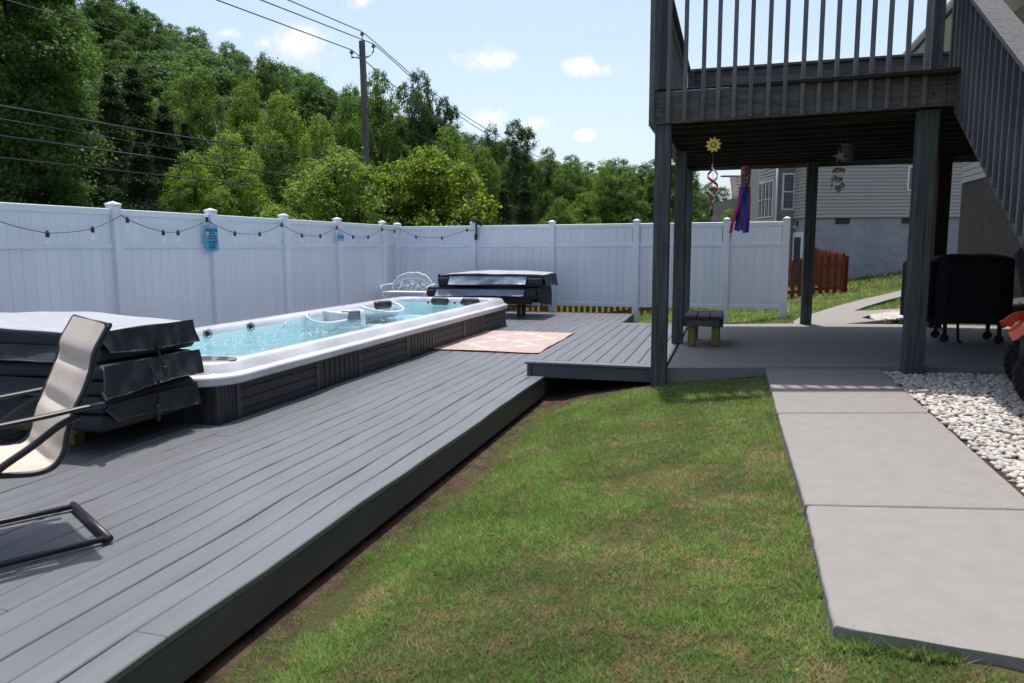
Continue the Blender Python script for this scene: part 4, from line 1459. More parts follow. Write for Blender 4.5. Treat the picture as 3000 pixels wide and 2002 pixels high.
# railing: 2x2 balusters nailed to the face of the rim
RZ = 3.97
BALX = [-.757, -.612, -.462, -.300, -.167, -.026, .119, .272, .414, .566, .706, .846, 1.004, 1.136, 1.274, 1.425, 1.575]
MT['wood_bal'] = mat('weathered_baluster_wood', (.150, .148, .150), .8, .3, var=.4, vscale=7, stretch=(5, 5, .4), bump=.6, bscale=26, rnd=.14)
def baluster(x, y, z0, z1, parent, m='wood_bal'):
    key = ('bal', round(z1 - z0, 2), m)
    if key not in PB:
        h = z1 - z0
        PB[key] = MB().box(-.019, .019, -.019, .019, .0, h, .003).mesh('baluster', m)
    o = link('baluster', PB[key], parent)
    o.location = Vector((x, y, z0)) - Vector(parent.location)
    return o
for x in BALX:
    baluster(x, fy(x) - .062, ZB + .005 + fz(x), RZ - .04 + fz(x), rdk)
for k in range(32):
    y = DY0 + .10 + k * .145
    baluster(DX0 - .066, y, ZB + .005, RZ - .04, rdk)
for k in range(36):
    baluster(DX0 + .1 + k * .145, DY1 + .021, ZT - .18, RZ - .04, rdk)
def railing(a, b):
    mb = MB()
    mb.bar(a, b, .14, .038, .004)
    mb.build('rail_cap', 'wood_h', rdk)
    mb = MB()
    mb.bar(Vector(a) - Vector((0, 0, .07)), Vector(b) - Vector((0, 0, .07)), .038, .09, .003)
    mb.build('top_rail', 'wood_h', rdk)
railing((DX0 - .08, DY0 - .03, RZ), (1.72, fy(1.72) - .03, RZ + fz(1.7)))
railing((DX0 - .03, DY0 + .05, RZ), (DX0 - .03, DY1 + .05, RZ))
railing((DX0, DY1 + .02, RZ), (DX1, DY1 + .02, RZ))
piece('rail_board', 'wood_h', rdk, (DX0 + .05, DX1, DY1 - .02, DY1 + .018, RZ - .285, RZ - .12))
# corner railing posts
for x, y, dz in ((DX0 + .05, DY0 + .06, 0), (1.68, fy(1.68) + .06, .07), (DX0 + .05, DY1 - .1, 0)):
    piece('rail_post', 'wood', rdk, (x - .045, x + .045, y - .045, y + .045, ZT + .037 + dz, RZ - .02 + dz))
for x, z in ((DX0 + .055, 2.60), (1.655, 2.665)):
    MB().lathe([(.001, .012), (.012, .010), (.014, 0)], 8, Matrix.Translation((x, fy(x) - .0415, z)) @ Matrix.Rotation(R(90), 4, 'X')).build('bolt', 'black_metal', rdk)

# ------------------------------------------------------------------ stairs down from the raised deck
stc = thing('staircase', 'weathered timber staircase with close balusters coming down from the upper deck', 'staircase', (2.3, 5.5, .15))
SLP = .628
def stz(y):
    return 2.535 - (7.67 - y) * SLP
SXA, SXB = 1.86, 2.92
YB = 3.75
for x in (SXA, SXB):
    mb = MB()
    mb.plate([(7.66, stz(7.66) - .005), (YB, stz(YB) - .005), (YB, stz(YB) + .26), (7.55, stz(7.55) + .26), (7.66, stz(7.66) + .20)], 'x', x, x + .04)
    mb.build('stringer', 'wood_h', stc)
nt = 13
for i in range(nt):
    y = 7.45 - i * .285
    z = stz(y) + .20
    piece('tread', 'wood_h', stc, (SXA + .045, SXB - .005, y - .28, y - .145, z - .038, z), (SXA + .045, SXB - .005, y - .14, y - .005, z - .038, z))
    piece('riser', 'wood_h', stc, (SXA + .045, SXB - .005, y - .004, y + .016, z - .038, z + .140), c=.002)
for x in (SXA - .022, SXB + .062):
    k = 0
    y = 7.74 if x < 2 else 7.60
    while y > YB + .1:
        h = 1.085
        key = ('sbal',)
        if key not in PB:
            PB[key] = MB().add([(a, b, z + (b * SLP)) for z in (0, h) for a, b in ((-.019, -.019), (.019, -.019), (.019, .019), (-.019, .019))],
                               [(0, 3, 2, 1), (4, 5, 6, 7), (0, 1, 5, 4), (1, 2, 6, 5), (2, 3, 7, 6), (3, 0, 4, 7)]).mesh('baluster', 'wood_stair')
        o = link('baluster', PB[key], stc)
        o.location = Vector((x, y, stz(y) + .075)) - Vector(stc.location)
        y -= .1405
def slope_bar(nm, x0, x1, ya, yb, dz0, dz1, m):
    """sloping rail following the stair, dz above the stringer line"""
    mb = MB()
    vs = [(x, y, stz(y) + dz) for y in (ya, yb) for x in (x0, x1) for dz in (dz0, dz1)]
    mb.add(vs, [(0, 1, 3, 2), (4, 6, 7, 5), (0, 4, 5, 1), (2, 3, 7, 6), (0, 2, 6, 4), (1, 5, 7, 3)])
    mb.build(nm, m, stc)
for x in (SXA, SXB + .1):
    slope_bar('top_rail', x - .002, x + .036, 7.6, YB, 1.02, 1.115, 'wood_stair')
    slope_bar('handrail', x - .065, x + .125, 7.62, YB - .1, 1.118, 1.158, 'wood_stair')
for x in (SXA + .02, SXB + .04):
    piece('newel_post', 'wood', stc, (x - .045, x + .045, YB - .12, YB - .03, .1, stz(YB) + 1.1))
for x in (SXA, SXB):
    piece('foot', 'wood', stc, (x, x + .04, YB, YB + .25, .1, stz(YB) - .032))

# ------------------------------------------------------------------ own house at the right
oh = thing('house', 'house with tan stucco base behind the staircase at the right', 'house', (4.62, 8, .1))
HX, HY = 4.62, 18.0
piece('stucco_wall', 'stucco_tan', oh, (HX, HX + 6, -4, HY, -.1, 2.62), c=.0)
mb = MB()
n = 22
for i in range(n):
    z = 2.625 + i * .125
    for (y0, y1) in ((-4, HY + .012),):
        mb2 = MB()
        mb2.add([(HX - .022, y0, z), (HX - .022, y1, z), (HX - .006, y1, z + .125), (HX - .006, y0, z + .125), (HX + .05, y0, z), (HX + .05, y1, z), (HX + .05, y1, z + .125), (HX + .05, y0, z + .125)],
                [(0, 3, 2, 1), (0, 1, 5, 4), (3, 7, 6, 2), (1, 2, 6, 5), (0, 4, 7, 3)])
        mb2.build('siding_plank', 'siding', oh)
piece('upper_wall', 'siding', oh, (HX + .055, HX + 6, -4, HY, 2.63, 5.38), c=0)
mb = MB()
mb.prism([(HX - 1.05, -4.5), (HX + 3, -4.5), (HX + 3, HY + .9), (HX - 1.05, HY + .9)], [5.46, 8.3, 8.3, 5.46], [5.56, 8.42, 8.42, 5.56])
rf = mb.build('roof', 'shingle', oh)
piece('soffit', 'trim', oh, (HX - 1.0, HX, -4.5, HY + .85, 5.39, 5.43), c=0)
MB().tube([(HX - 1.11, HY + .92, 5.50), (HX - 1.11, -4.5, 5.50)], .065, 10).build('gutter', 'trim', oh, smooth=True)
mb = MB()
mb.bar((HX - 1.06, HY + .93, 5.50), (HX + 3, HY + .93, 8.33), .03, .20)
mb.build('rake_board', 'trim', oh)
mb = MB()
mb.plate([(HX, 5.40), (HX + 3, 5.40), (HX + 3, 8.25), (HX, 6.0)], 'y', HY - .05, HY)
mb.build('gable_wall', 'siding', oh)
for y0 in (9.2, 13.0):
    f = piece('window', 'trim', oh, (HX - .05, HX - .001, y0, y0 + 1.0, 3.45, 5.1))
    for z0, z1 in ((3.53, 4.24), (4.30, 5.02)):
        piece('pane', 'glass', f, (HX - .055, HX - .0515, y0 + .07, y0 + .93, z0, z1), c=0)

# ------------------------------------------------------------------ bench / step on the patio
be = thing('low_bench', 'small low wooden bench on the patio beside the deck post', 'bench', (-.3, 9.3, .16))
for i in range(3):
    x0 = -.522 + i * .149
    piece('slat', 'wood_dark', be, (x0, x0 + .139, 8.97, 9.88, .488, .526), c=.005)
piece('apron', 'wood', be, (-.49, -.115, 9.0, 9.04, .40, .486))
piece('apron', 'wood', be, (-.49, -.115, 9.80, 9.84, .40, .486))
for x in (-.53, -.112):
    piece('apron', 'wood_dark', be, (x, x + .038, 9.02, 9.84, .395, .486))
for x in (-.478, -.205):
    for y in (9.045, 9.70):
        piece('leg', 'wood_treated', be, (x, x + .09, y, y + .09, .163, .484))

# ------------------------------------------------------------------ hanging ornaments
fs_ = thing('wind_spinner', 'yellow flower wind spinner with red and white spiral hanging under the deck', 'wind spinner', (-.2, 7.45, 1.6))
FC = Vector((-.2, 7.45, 2.298))
for i in range(10):
    a = 2 * math.pi * i / 10 + .15
    m = Matrix.Translation(FC) @ Matrix.Rotation(R(90), 4, 'X') @ Matrix.Rotation(a, 4, 'Z')
    mb = MB()
    n = 8
    vs = []
    for j in range(n + 1):
        t = j / n
        w_ = .0160 * math.sin(math.pi * min(1, t * .93 + .07) ** .85)
        for zz in (.003, -.003):
            vs += [m @ Vector((.018 + .057 * t, s * w_, zz + (.004 if s == 0 and zz > 0 else 0))) for s in (-1, 0, 1)]
    fs2 = []
    for j in range(n):
        b = j * 6
        fs2 += [(b, b + 6, b + 7, b + 1), (b + 1, b + 7, b + 8, b + 2), (b + 3, b + 4, b + 10, b + 9), (b + 4, b + 5, b + 11, b + 10), (b, b + 3, b + 9, b + 6), (b + 2, b + 8, b + 11, b + 5)]
    mb.add(vs, fs2)
    mb.build('petal', 'yellow', fs_)
c_ = MB().lathe([(.001, .012), (.026, .010), (.030, .004), (.030, -.004), (.001, -.005)], 16, Matrix.Translation(FC) @ Matrix.Rotation(R(90), 4, 'X')).build('flower_centre', 'red', fs_, smooth=50)
MB().lathe([(.001, .017), (.012, .016), (.016, .0125)], 14, Matrix.Translation(FC) @ Matrix.Rotation(R(90), 4, 'X')).build('button', 'yellow', c_, smooth=50)
def helix(ph, m, nm, z0=2.12, z1=1.755):
    mb = MB()
    n = 54
    vs, fs2 = [], []
    for i in range(n + 1):
        t = i / n
        a = ph + 2 * math.pi * 1.55 * t
        r = .056 * math.sin(math.pi * t) ** .7
        w_ = .009 + .006 * math.sin(math.pi * t)
        z = z0 + (z1 - z0) * t
        for rr_ in (r, max(0, r - .004)):
            for s in (-1, 1):
                vs.append((FC.x + rr_ * math.cos(a), FC.y + rr_ * math.sin(a), z + s * w_))
    for i in range(n):
        b = i * 4
        fs2 += [(b, b + 4, b + 5, b + 1), (b + 2, b + 3, b + 7, b + 6), (b, b + 2, b + 6, b + 4), (b + 1, b + 5, b + 7, b + 3)]
    mb.add(vs, fs2)
    mb.build(nm, m, fs_, smooth=True)
helix(.4, 'red', 'spiral_ribbon')
helix(.4 + math.pi, 'trim', 'spiral_ribbon')
MB().tube([(-.2, 7.45, 2.56), (-.2, 7.45, 2.37)], .0022, 5).build('cord', 'wire', fs_)
MB().tube([(-.2, 7.45, 2.22), (-.2, 7.45, 1.75), (-.172, 7.45, 1.64)], .0014, 5).build('cord', 'galv', fs_)
MB().lathe([(.001, .002), (.029, .002), (.029, -.002), (.001, -.002)], 18, Matrix.Translation((-.172, 7.45, 1.615)) @ Matrix.Rotation(R(90), 4, 'X')).build('wind_catcher', 'shell', fs_)

wk_ = thing('windsock', 'windsock with patterned top and pink and blue ribbon tails', 'windsock', (.12, 8.6, 1.5))
WC = Vector((.117, 8.6, 0))
def sockf(u, v):
    a = 2 * math.pi * u
    r = .053 - .008 * v + .003 * math.sin(a * 3 + v * 5)
    return (WC.x + r * math.cos(a), WC.y + r * math.sin(a), 2.20 - .225 * v)
MB().grid(sockf, 24, 8).build('sock', 'print', wk_, smooth=True)
for i, (a, m, dx, L) in enumerate(((200, 'pink', -.10, .50), (235, 'blue', -.035, .48), (270, 'blue', .002, .50), (300, 'blue', .012, .495), (330, 'pink', .0, .49), (20, 'blue', -.01, .46), (90, 'pink', -.02, .47), (150, 'blue', -.05, .47))):
    a = R(a)
    x0, y0 = WC.x + .046 * math.cos(a), WC.y + .046 * math.sin(a)
    def rib(u, v, x0=x0, y0=y0, dx=dx, L=L, i=i, s=0):
        return (x0 + dx * v ** 1.2 + (u - .5) * .034 + .004 * math.sin(v * 7 + i), y0 + .008 * math.sin(v * 6 + i * 2 + u * 2) + s, 1.985 - L * v)
    mb = MB()
    mb.grid(lambda u, v: rib(u, v), 3, 14)
    mb.grid(lambda u, v: rib(1 - u, v, s=.0015), 3, 14)
    mb.build('ribbon', m, wk_, smooth=True)
MB().tube([(WC.x, WC.y, 2.48), (WC.x, WC.y, 2.25), (WC.x - .05, WC.y, 2.20)], .002, 5).build('cord', 'wire', wk_)

sc_ = thing('shell_chime', 'seashell wind chime with a starfish top hanging under the deck', 'wind chime', (1.1, 9.0, 1.95))
mb = MB()
star = []
for i in range(10):
    a = R(100 + i * 36)
    r = .068 if i % 2 == 0 else .028
    star.append((1.10 + r * math.cos(a), 2.315 + r * math.sin(a)))
mb.plate(star, 'y', 8.99, 9.01)
mb.build('starfish', 'shell', sc_)
for k, (dx, z) in enumerate(((-.055, 2.155), (-.02, 2.165), (.012, 2.165), (.052, 2.16), (-.06, 2.065), (-.03, 2.08), (.005, 2.065), (.035, 2.07), (-.062, 2.005), (.045, 2.0), (.0, 1.975), (.02, 1.955), (-.002, 1.94))):
    r = (.026, .029, .027, .025)[k % 4]
    sq = (.35, 1, 1, .7)[k % 4]
    MB().lathe([(.001, .006), (r * .6, .005), (r, .0), (r * .7, -.005), (.001, -.007)], 12, Matrix.Translation((1.095 + dx, 9.0 + .012 * math.sin(k * 2), z)) @ Matrix.Rotation(R(90), 4, 'X') @ Matrix.Diagonal((sq, 1, 1, 1))).build('shell', 'shell', sc_, smooth=True)
mb = MB()
for dx in (-.06, -.02, .015, .05):
    mb.tube([(1.1 + dx * .6, 9.0, 2.28), (1.095 + dx, 9.0, 1.95)], .0013, 4)
mb.tube([(1.10, 9.0, 2.52), (1.10, 9.0, 2.37)], .0016, 4)
mb.build('cord', 'netgrey', sc_)
nt_ = thing('mesh_chime', 'grey crinkled mesh ornament hanging behind the starfish', 'ornament', (1.2, 9.25, 2.3))
mb = MB()
def netf(u, v):
    a = 2 * math.pi * u
    r = .05 + .01 * math.sin(a * 5 + v * 9) + .008 * math.sin(v * 26) + .02 * v
    return (1.215 + r * math.cos(a), 9.3 + r * .6 * math.sin(a), 2.49 - .21 * v)
mb.grid(netf, 30, 22)
mb.build('mesh_bag', 'netgrey', nt_, smooth=True)
MB().tube([(1.215, 9.3, 2.60), (1.215, 9.3, 2.48)], .0016, 4).build('cord', 'netgrey', nt_)
gb = thing('glass_ball', 'clear glass ball hanging from the railing of the upper deck', 'ornament', (.44, 7.5, 3.8))
MB().lathe([(.001, -.04), (.022, -.034), (.036, -.018), (.04, 0), (.036, .018), (.022, .034), (.006, .042)], 16, Matrix.Translation((.44, 7.42, 3.795))).build('ball', 'galv', gb, smooth=True)
MB().tube([(.44, 7.42, 3.83), (.44, 7.42, 3.88)], .002, 4).build('hook', 'wire', gb)

# ------------------------------------------------------------------ covered grill
gr_ = thing('covered_grill', 'barbecue grill under a black fitted cover on the patio', 'grill', (2.65, 9.9, .2))
GX0, GX1, GY0, GY1, GZ0, GZ1 = 2.28, 3.10, 9.62, 10.22, .43, 1.235
def grill_cover(u, v):
    """wraps round the cart (u) from hem to crown (v)"""
    a = 2 * math.pi * u
    ex = 5.0
    c, s = math.cos(a), math.sin(a)
    sx = math.copysign(abs(c) ** (2 / ex), c)
    sy = math.copysign(abs(s) ** (2 / ex), s)
    hx, hy = (GX1 - GX0) / 2, (GY1 - GY0) / 2
    k = 1 if v < .72 else math.cos((v - .72) / .28 * math.pi / 2) ** .55
    z = GZ0 + (GZ1 - .06 - GZ0) * min(1, v / .72) + (.06 * math.sin((v - .72) / .28 * math.pi / 2) if v > .72 else 0)
    fold = 1 + .022 * math.sin(a * 9 + v * 3) * (1 - v) + .014 * math.sin(a * 17 - v * 6) * (1 - v * .6)
    if abs(c) > .8 and c < 0 and v < .72:
        fold *= 1 + .06 * v
    return ((GX0 + GX1) / 2 + hx * sx * k * fold, (GY0 + GY1) / 2 + hy * sy * k * fold, z + .012 * math.sin(a * 3) * (v < .05) + .02 * math.sin(u * 12.6) * (v > .7) * k)
MB().grid(grill_cover, 72, 28).build('cover', 'fabric_black', gr_, smooth=True)
def shelf_cover(u, v):
    a = 2 * math.pi * u
    c, s = math.cos(a), math.sin(a)
    sx = math.copysign(abs(c) ** .5, c)
    sy = math.copysign(abs(s) ** .5, s)
    k = 1 if v < .75 else math.cos((v - .75) / .25 * math.pi / 2) ** .6
    return (2.16 + .155 * sx * k * (1 + .03 * math.sin(a * 7)), 9.92 + .27 * sy * k, .50 + .62 * min(1, v / .75) + (.05 * math.sin((v - .75) / .25 * math.pi / 2) if v > .75 else 0))
MB().grid(shelf_cover, 40, 18).build('side_shelf_cover', 'fabric_black', gr_, smooth=True)
for x, y in ((2.42, 9.72), (2.98, 9.72), (2.42, 10.12), (2.98, 10.12)):
    g_ = piece('leg', 'black_metal', gr_, (x - .02, x + .02, y - .02, y + .02, .30, .46))
    MB().lathe([(.02, -.014), (.045, -.014), (.052, -.006), (.052, .006), (.045, .014), (.02, .014)], 14, Matrix.Translation((x, y, .262)) @ Matrix.Rotation(R(90), 4, 'X')).build('caster', 'black', g_)
for pts in ([(2.52, 9.60, .46), (2.525, 9.585, .34), (2.53, 9.59, .255), (2.57, 9.60, .225)], [(2.02, 9.70, .75), (2.00, 9.68, .60), (1.99, 9.69, .42)]):
    mb = MB()
    for a, b in zip(pts[:-1], pts[1:]):
        mb.bar(a, b, .028, .005, 0, up=(0, 1, .01))
    mb.build('tie_strap', 'fabric_black', gr_)

# ------------------------------------------------------------------ riding mower, rear end in view
mw = thing('riding_mower', 'orange and black riding mower parked on the white stones', 'mower', (2.365, 6.62, .14), rz=R(-13))
def wheel(x, y, r, w_, side):
    m = Matrix.Translation((x, y, r)) @ Matrix.Rotation(R(90), 4, 'X')
    ty = MB().lathe([(r * .52, -w_ * .42), (r * .72, -w_ * .5), (r * .92, -w_ * .46), (r * .975, -w_ * .30), (r * .985, 0), (r * .975, w_ * .30), (r * .92, w_ * .46), (r * .72, w_ * .5), (r * .52, w_ * .42)], 40, m).build('tyre', 'tire', mw, smooth=50)
    mb = MB()
    for i in range(26):
        a = 2 * math.pi * i / 26
        for s in (-1, 1):
            q = m @ Matrix.Rotation(a + (.06 if s > 0 else 0), 4, 'Z') @ Matrix.Translation((r * .985, 0, s * w_ * .235)) @ Matrix.Rotation(R(28 * s), 4, 'X')
            mb.box(-.012, .012, -.015, .015, -w_ * .25, w_ * .25, .003, q)
    mb.build('tread', 'tire', ty)
    MB().lathe([(.001, -w_ * .30), (r * .2, -w_ * .32), (r * .24, -w_ * .2), (r * .5, -w_ * .24), (r * .52, -w_ * .36), (r * .55, -w_ * .36), (r * .55, w_ * .36), (r * .5, w_ * .24), (r * .2, w_ * .3), (.001, w_ * .3)], 24, m).build('rim', 'black_metal', ty, smooth=50)
wheel(0, -.40, .235, .20, -1)
wheel(0, .40, .235, .20, 1)
wheel(1.2, -.36, .17, .15, -1)
wheel(1.2, .36, .17, .15, 1)
MB().box(-.16, 1.35, -.24, .24, .20, .46, .02).build('chassis', 'black_metal', mw)
def fender(u, v):
    x = -.30 + .80 * u
    y = -.47 + .94 * v
    e = min(v, 1 - v) * 2
    bulge = math.exp(-((e - .22) / .22) ** 2)
    tip = .07 * math.exp(-((u) / .12) ** 2)
    return (x + tip * (1 - math.exp(-((e - .2) / .25) ** 2)), y, .60 + .085 * bulge * math.sin(math.pi * min(1, u * .85 + .12)) - .06 * math.exp(-(u / .08) ** 2) - .05 * math.exp(-(e / .08) ** 2))
mb = MB()
mb.grid(fender, 24, 30)
mb.grid(lambda u, v: (fender(1 - u, v)[0], fender(1 - u, v)[1], fender(1 - u, v)[2] - .03 if 0 < u < 1 and 0 < v < 1 else fender(1 - u, v)[2]), 24, 30)
mb.build('fender', 'orange', mw, smooth=True)
MB().box(-.20, .30, -.22, .22, .462, .585, .03).build('rear_panel', 'black', mw)
MB().box(-.02, .40, -.22, .22, .70, .80, .045).build('seat', 'fabric_black', mw, smooth=40)
MB().box(-.06, .06, -.21, .21, -.0, .44, .05, Matrix.Translation((-.10, 0, .76)) @ Matrix.Rotation(R(-14), 4, 'Y')).build('seat_back', 'fabric_black', mw, smooth=40)
MB().box(.62, 1.50, -.24, .24, .462, .86, .07).build('hood', 'orange', mw, smooth=40)
MB().tube([(.66, 0, .80), (.58, 0, 1.0)], .02, 8).build('steering_column', 'black', mw)
MB().tube([(.56 + .05 * math.sin(2 * math.pi * i / 20), .17 * math.cos(2 * math.pi * i / 20), 1.0 + .12 * math.sin(2 * math.pi * i / 20)) for i in range(21)], .014, 8, cap=False).build('steering_wheel', 'black', mw, smooth=True)
MB().box(.15, 1.05, -.48, .48, .10, .19, .03).build('mower_deck', 'orange', mw)

# ------------------------------------------------------------------ neighbour's house (its axes turned a little)
nh = thing('neighbour_house', "neighbour's beige sided house with grey stucco base beyond the patio", 'house', (0, 0, 0), rz=YAW)
LAP = .1035
def lap_wall(x0, y0, length, rz, z0, z1, m, holes=()):
    """clapboards one by one on a wall that starts at x0, y0 and runs along rz; holes = (a0, a1, z0, z1)"""
    n = int(round((z1 - z0) / LAP))
    for i in range(n):
        z = z0 + i * LAP
        spans = [(0, length)]
        for a0, a1, h0, h1 in holes:
            if h0 - .06 < z < h1 - .04:
                spans = [s for (p, q) in spans for s in ((p, min(q, a0)), (max(p, a1), q)) if s[1] - s[0] > .05]
        for a, b in spans:
            key = ('lap', m, round(b - a, 2))
            if key not in PB:
                L = b - a
                PB[key] = MB().add([(0, -.026, 0), (L, -.026, 0), (L, -.001, LAP), (0, -.001, LAP), (0, .02, 0), (L, .02, 0), (L, .02, LAP), (0, .02, LAP)],
                                   [(0, 1, 2, 3), (0, 4, 5, 1), (3, 2, 6, 7), (0, 3, 7, 4), (1, 5, 6, 2)]).mesh('siding_plank', m)
            o = link('siding_plank', PB[key], nh)
            c, s = math.cos(rz), math.sin(rz)
            o.location = (x0 + c * a, y0 + s * a, z)
            o.rotation_euler.z = rz
FU, FV = 8.93, 22.5
win_h = (2.87, 4.05, 2.93, 3.68)
lap_wall(FU, FV, 9, 0, 2.185, 4.95, 'siding', [win_h])
lap_wall(FU, FV + 1.25, 1.25, -math.pi / 2, 2.185, 4.95, 'siding')
lap_wall(8.42, 23.78, .52, 0, .9, 4.95, 'siding2', [(.12, .52, 2.45, 3.60)])
lap_wall(8.42, 25.6, 1.8, -math.pi / 2, .9, 4.95, 'siding')
piece('foundation', 'stucco', nh, (FU + .03, FU + 9, FV + .015, FV + 1.2, -.6, 2.17), c=.01)
piece('wall_core', 'siding', nh, (FU + .03, FU + 9, FV + .03, FV + 7, 2.2, 4.96), c=0)
piece('wall_core', 'siding2', nh, (8.45, FU + .02, 23.81, 25.6, -.6, 4.96), c=0)
piece('water_table', 'siding2', nh, (FU - .02, FU + 9, FV - .03, FV + .01, 2.155, 2.184))
piece('corner_board', 'siding2', nh, (FU - .03, FU + .045, FV - .03, FV + .05, 2.184, 4.95))
piece('corner_board', 'siding2', nh, (8.385, 8.45, 23.745, 23.81, .9, 4.95))
MB().tube([(8.36, 23.72, 4.9), (8.36, 23.72, 1.0)], .035, 8).build('downspout', 'trim', nh, smooth=True)
def house_window(x0, x1, y, z0, z1, double=True):
    f = piece('window', 'trim', nh, (x0, x1, y - .035, y + .01, z0, z1))
    k = .055
    halves = [(z0 + k, (z0 + z1) / 2 - .02), ((z0 + z1) / 2 + .02, z1 - k)] if double else [(z0 + k, z1 - k)]
    for a, b in halves:
        piece('pane', 'glass', f, (x0 + k, x1 - k, y - .039, y - .0355, a, b), c=0)
        n = int((b - a) / .05)
        for i in range(n):
            zz = a + .01 + i * (b - a - .02) / n
            piece('blind_slat', 'blind', f, (x0 + k + .015, x1 - k - .015, y - .043, y - .0405, zz, zz + .022), c=0)
        mb = MB()
        for t in (1 / 3, 2 / 3):
            xx = x0 + k + (x1 - x0 - 2 * k) * t
            mb.box(xx - .006, xx + .006, y - .0475, y - .044, a, b)
        mb.box(x0 + k, x1 - k, y - .0515, y - .048, (a + b) / 2 - .006, (a + b) / 2 + .006)
        mb.build('muntin', 'blind', f)
    return f
house_window(FU + 2.87, FU + 4.05, FV, 2.93, 3.68, False)
house_window(8.54, 8.94, 23.78, 2.45, 3.60)
for (a, b) in ((FU + .80, FU + 1.22), (FU + 2.79, FU + 3.22)):
    v_ = piece('crawl_vent', 'black', nh, (a, b, FV - .012, FV + .012, 1.99, 2.15))
    for i in range(4):
        piece('louver', 'netgrey' if i == 1 else 'black_metal', v_, (a + .03, b - .03, FV - .022, FV - .0125, 2.01 + i * .033, 2.02 + i * .033), c=0)
for i in range(4):
    y = 24.15 + i * .34
    f = piece('window', 'trim', nh, (8.375, 8.415, y, y + .33, 2.25, 3.45))
    piece('pane', 'glass', f, (8.371, 8.3745, y + .04, y + .29, 2.30, 3.40), c=0)
    piece('muntin', 'trim', f, (8.366, 8.3705, y + .155, y + .175, 2.30, 3.40), c=0)
    piece('muntin', 'trim', f, (8.3615, 8.3655, y + .04, y + .29, 2.84, 2.86), c=0)
f = piece('door', 'trim', nh, (FU - .03, FU + .02, FV + .35, FV + 1.15, -.2, 1.75))
piece('pane', 'glass', f, (FU - .034, FU - .0305, FV + .48, FV + 1.02, .0, 1.60), c=0)
for y in (22.9, 23.3):
    piece('crawl_vent', 'black', nh, (FU + .005, FU + .028, y + .5, y + .62, 1.95, 2.12), c=0)
mb = MB()
mb.prism([(8.3, 22.1), (18, 22.1), (18, 25.7), (8.3, 25.7)], [4.97, 4.97, 6.3, 6.3], [5.1, 5.1, 6.45, 6.45])
mb.build('roof', 'shingle', nh)
piece('fascia', 'trim', nh, (8.22, 8.29, 23.6, 25.7, 4.75, 5.05))

# a second house farther off, its roof and back porch over the fence
f2 = thing('far_house', 'far house with brown shingle roof and a small porch over the fence', 'house', (0, 0, 0), rz=YAW)
D2 = 40.0
def u2(px):
    return (px * 3000 / 2350 - 1500) / FPX * D2
A0, A1 = 12.1, 19.0
mb = MB()
nrow = 11
for i in range(nrow):
    t0, t1 = i / nrow, (i + 1) / nrow
    y0, y1 = D2 + .0 + 2.4 * t0, D2 + 2.4 * t1
    z0, z1 = 3.98 + 1.22 * t0, 3.98 + 1.22 * t1
    for k in range(22):
        xa = A0 - .35 + .55 * t0 + k * .34 + (.17 if i % 2 and k else 0)
        mb.box(xa + .004, xa + .336, 0, math.hypot(y1 - y0, z1 - z0) + .03, .0, .02, 0, Matrix.Translation((0, y0, z0 + .012)) @ Matrix.Rotation(math.atan2(z1 - z0, y1 - y0) - .02, 4, 'X'))
sb = MB()
sb.add([(A0 - .36, D2 - .02, 3.97), (A1, D2 - .02, 3.97), (A1, D2 + 2.42, 5.21), (A0 + .20, D2 + 2.42, 5.21), (A0 - .36, D2 - .02, 3.90), (A1, D2 - .02, 3.90), (A1, D2 + 2.42, 5.1), (A0 + .20, D2 + 2.42, 5.1)],
       [(0, 1, 2, 3), (4, 7, 6, 5), (0, 4, 5, 1), (1, 5, 6, 2), (2, 6, 7, 3), (3, 7, 4, 0)])
roof2 = sb.build('roof', 'shingle', f2)
rs = mb.build('shingles', 'shingle', roof2)
rs['kind'] = 'stuff'
piece('wall', 'siding2', f2, (A0 + .25, A1, D2 + .35, D2 + 6, -.5, 3.95), c=0)
piece('fascia', 'siding', f2, (A0 - .38, A1, D2 - .03, D2 + .02, 3.82, 4.0))
piece('soffit', 'siding', f2, (A0 - .36, A1, D2 + .021, D2 + .345, 3.86, 3.90), c=0)
piece('ridge_cap', 'shingle', f2, (A0 - .3, A1, D2 + 2.3, D2 + 2.6, 5.18, 5.25))
for a, b in ((12.62, 13.12), (13.2, 14.0), (14.6, 15.7)):
    w_ = piece('window', 'trim', f2, (a, b, D2 + .31, D2 + .349, 2.3, 3.74))
    piece('pane', 'glass', w_, (a + .07, b - .07, D2 + .305, D2 + .3095, 2.4, 3.64), c=0)
piece('porch_floor', 'wood_dark', f2, (12.75, A1, D2 - 1.6, D2 + .3, 2.05, 2.2))
piece('porch_rail', 'black', f2, (12.75, A1, D2 - 1.62, D2 - 1.56, 3.08, 3.16))
for k in range(28):
    piece('baluster', 'black', f2, (12.8 + k * .2, 12.83 + k * .2, D2 - 1.61, D2 - 1.58, 2.21, 3.075), c=0)
for x in (13.2, 14.6):
    piece('porch_post', 'black', f2, (x, x + .14, D2 - 1.66, D2 - 1.52, -.3, 3.3))

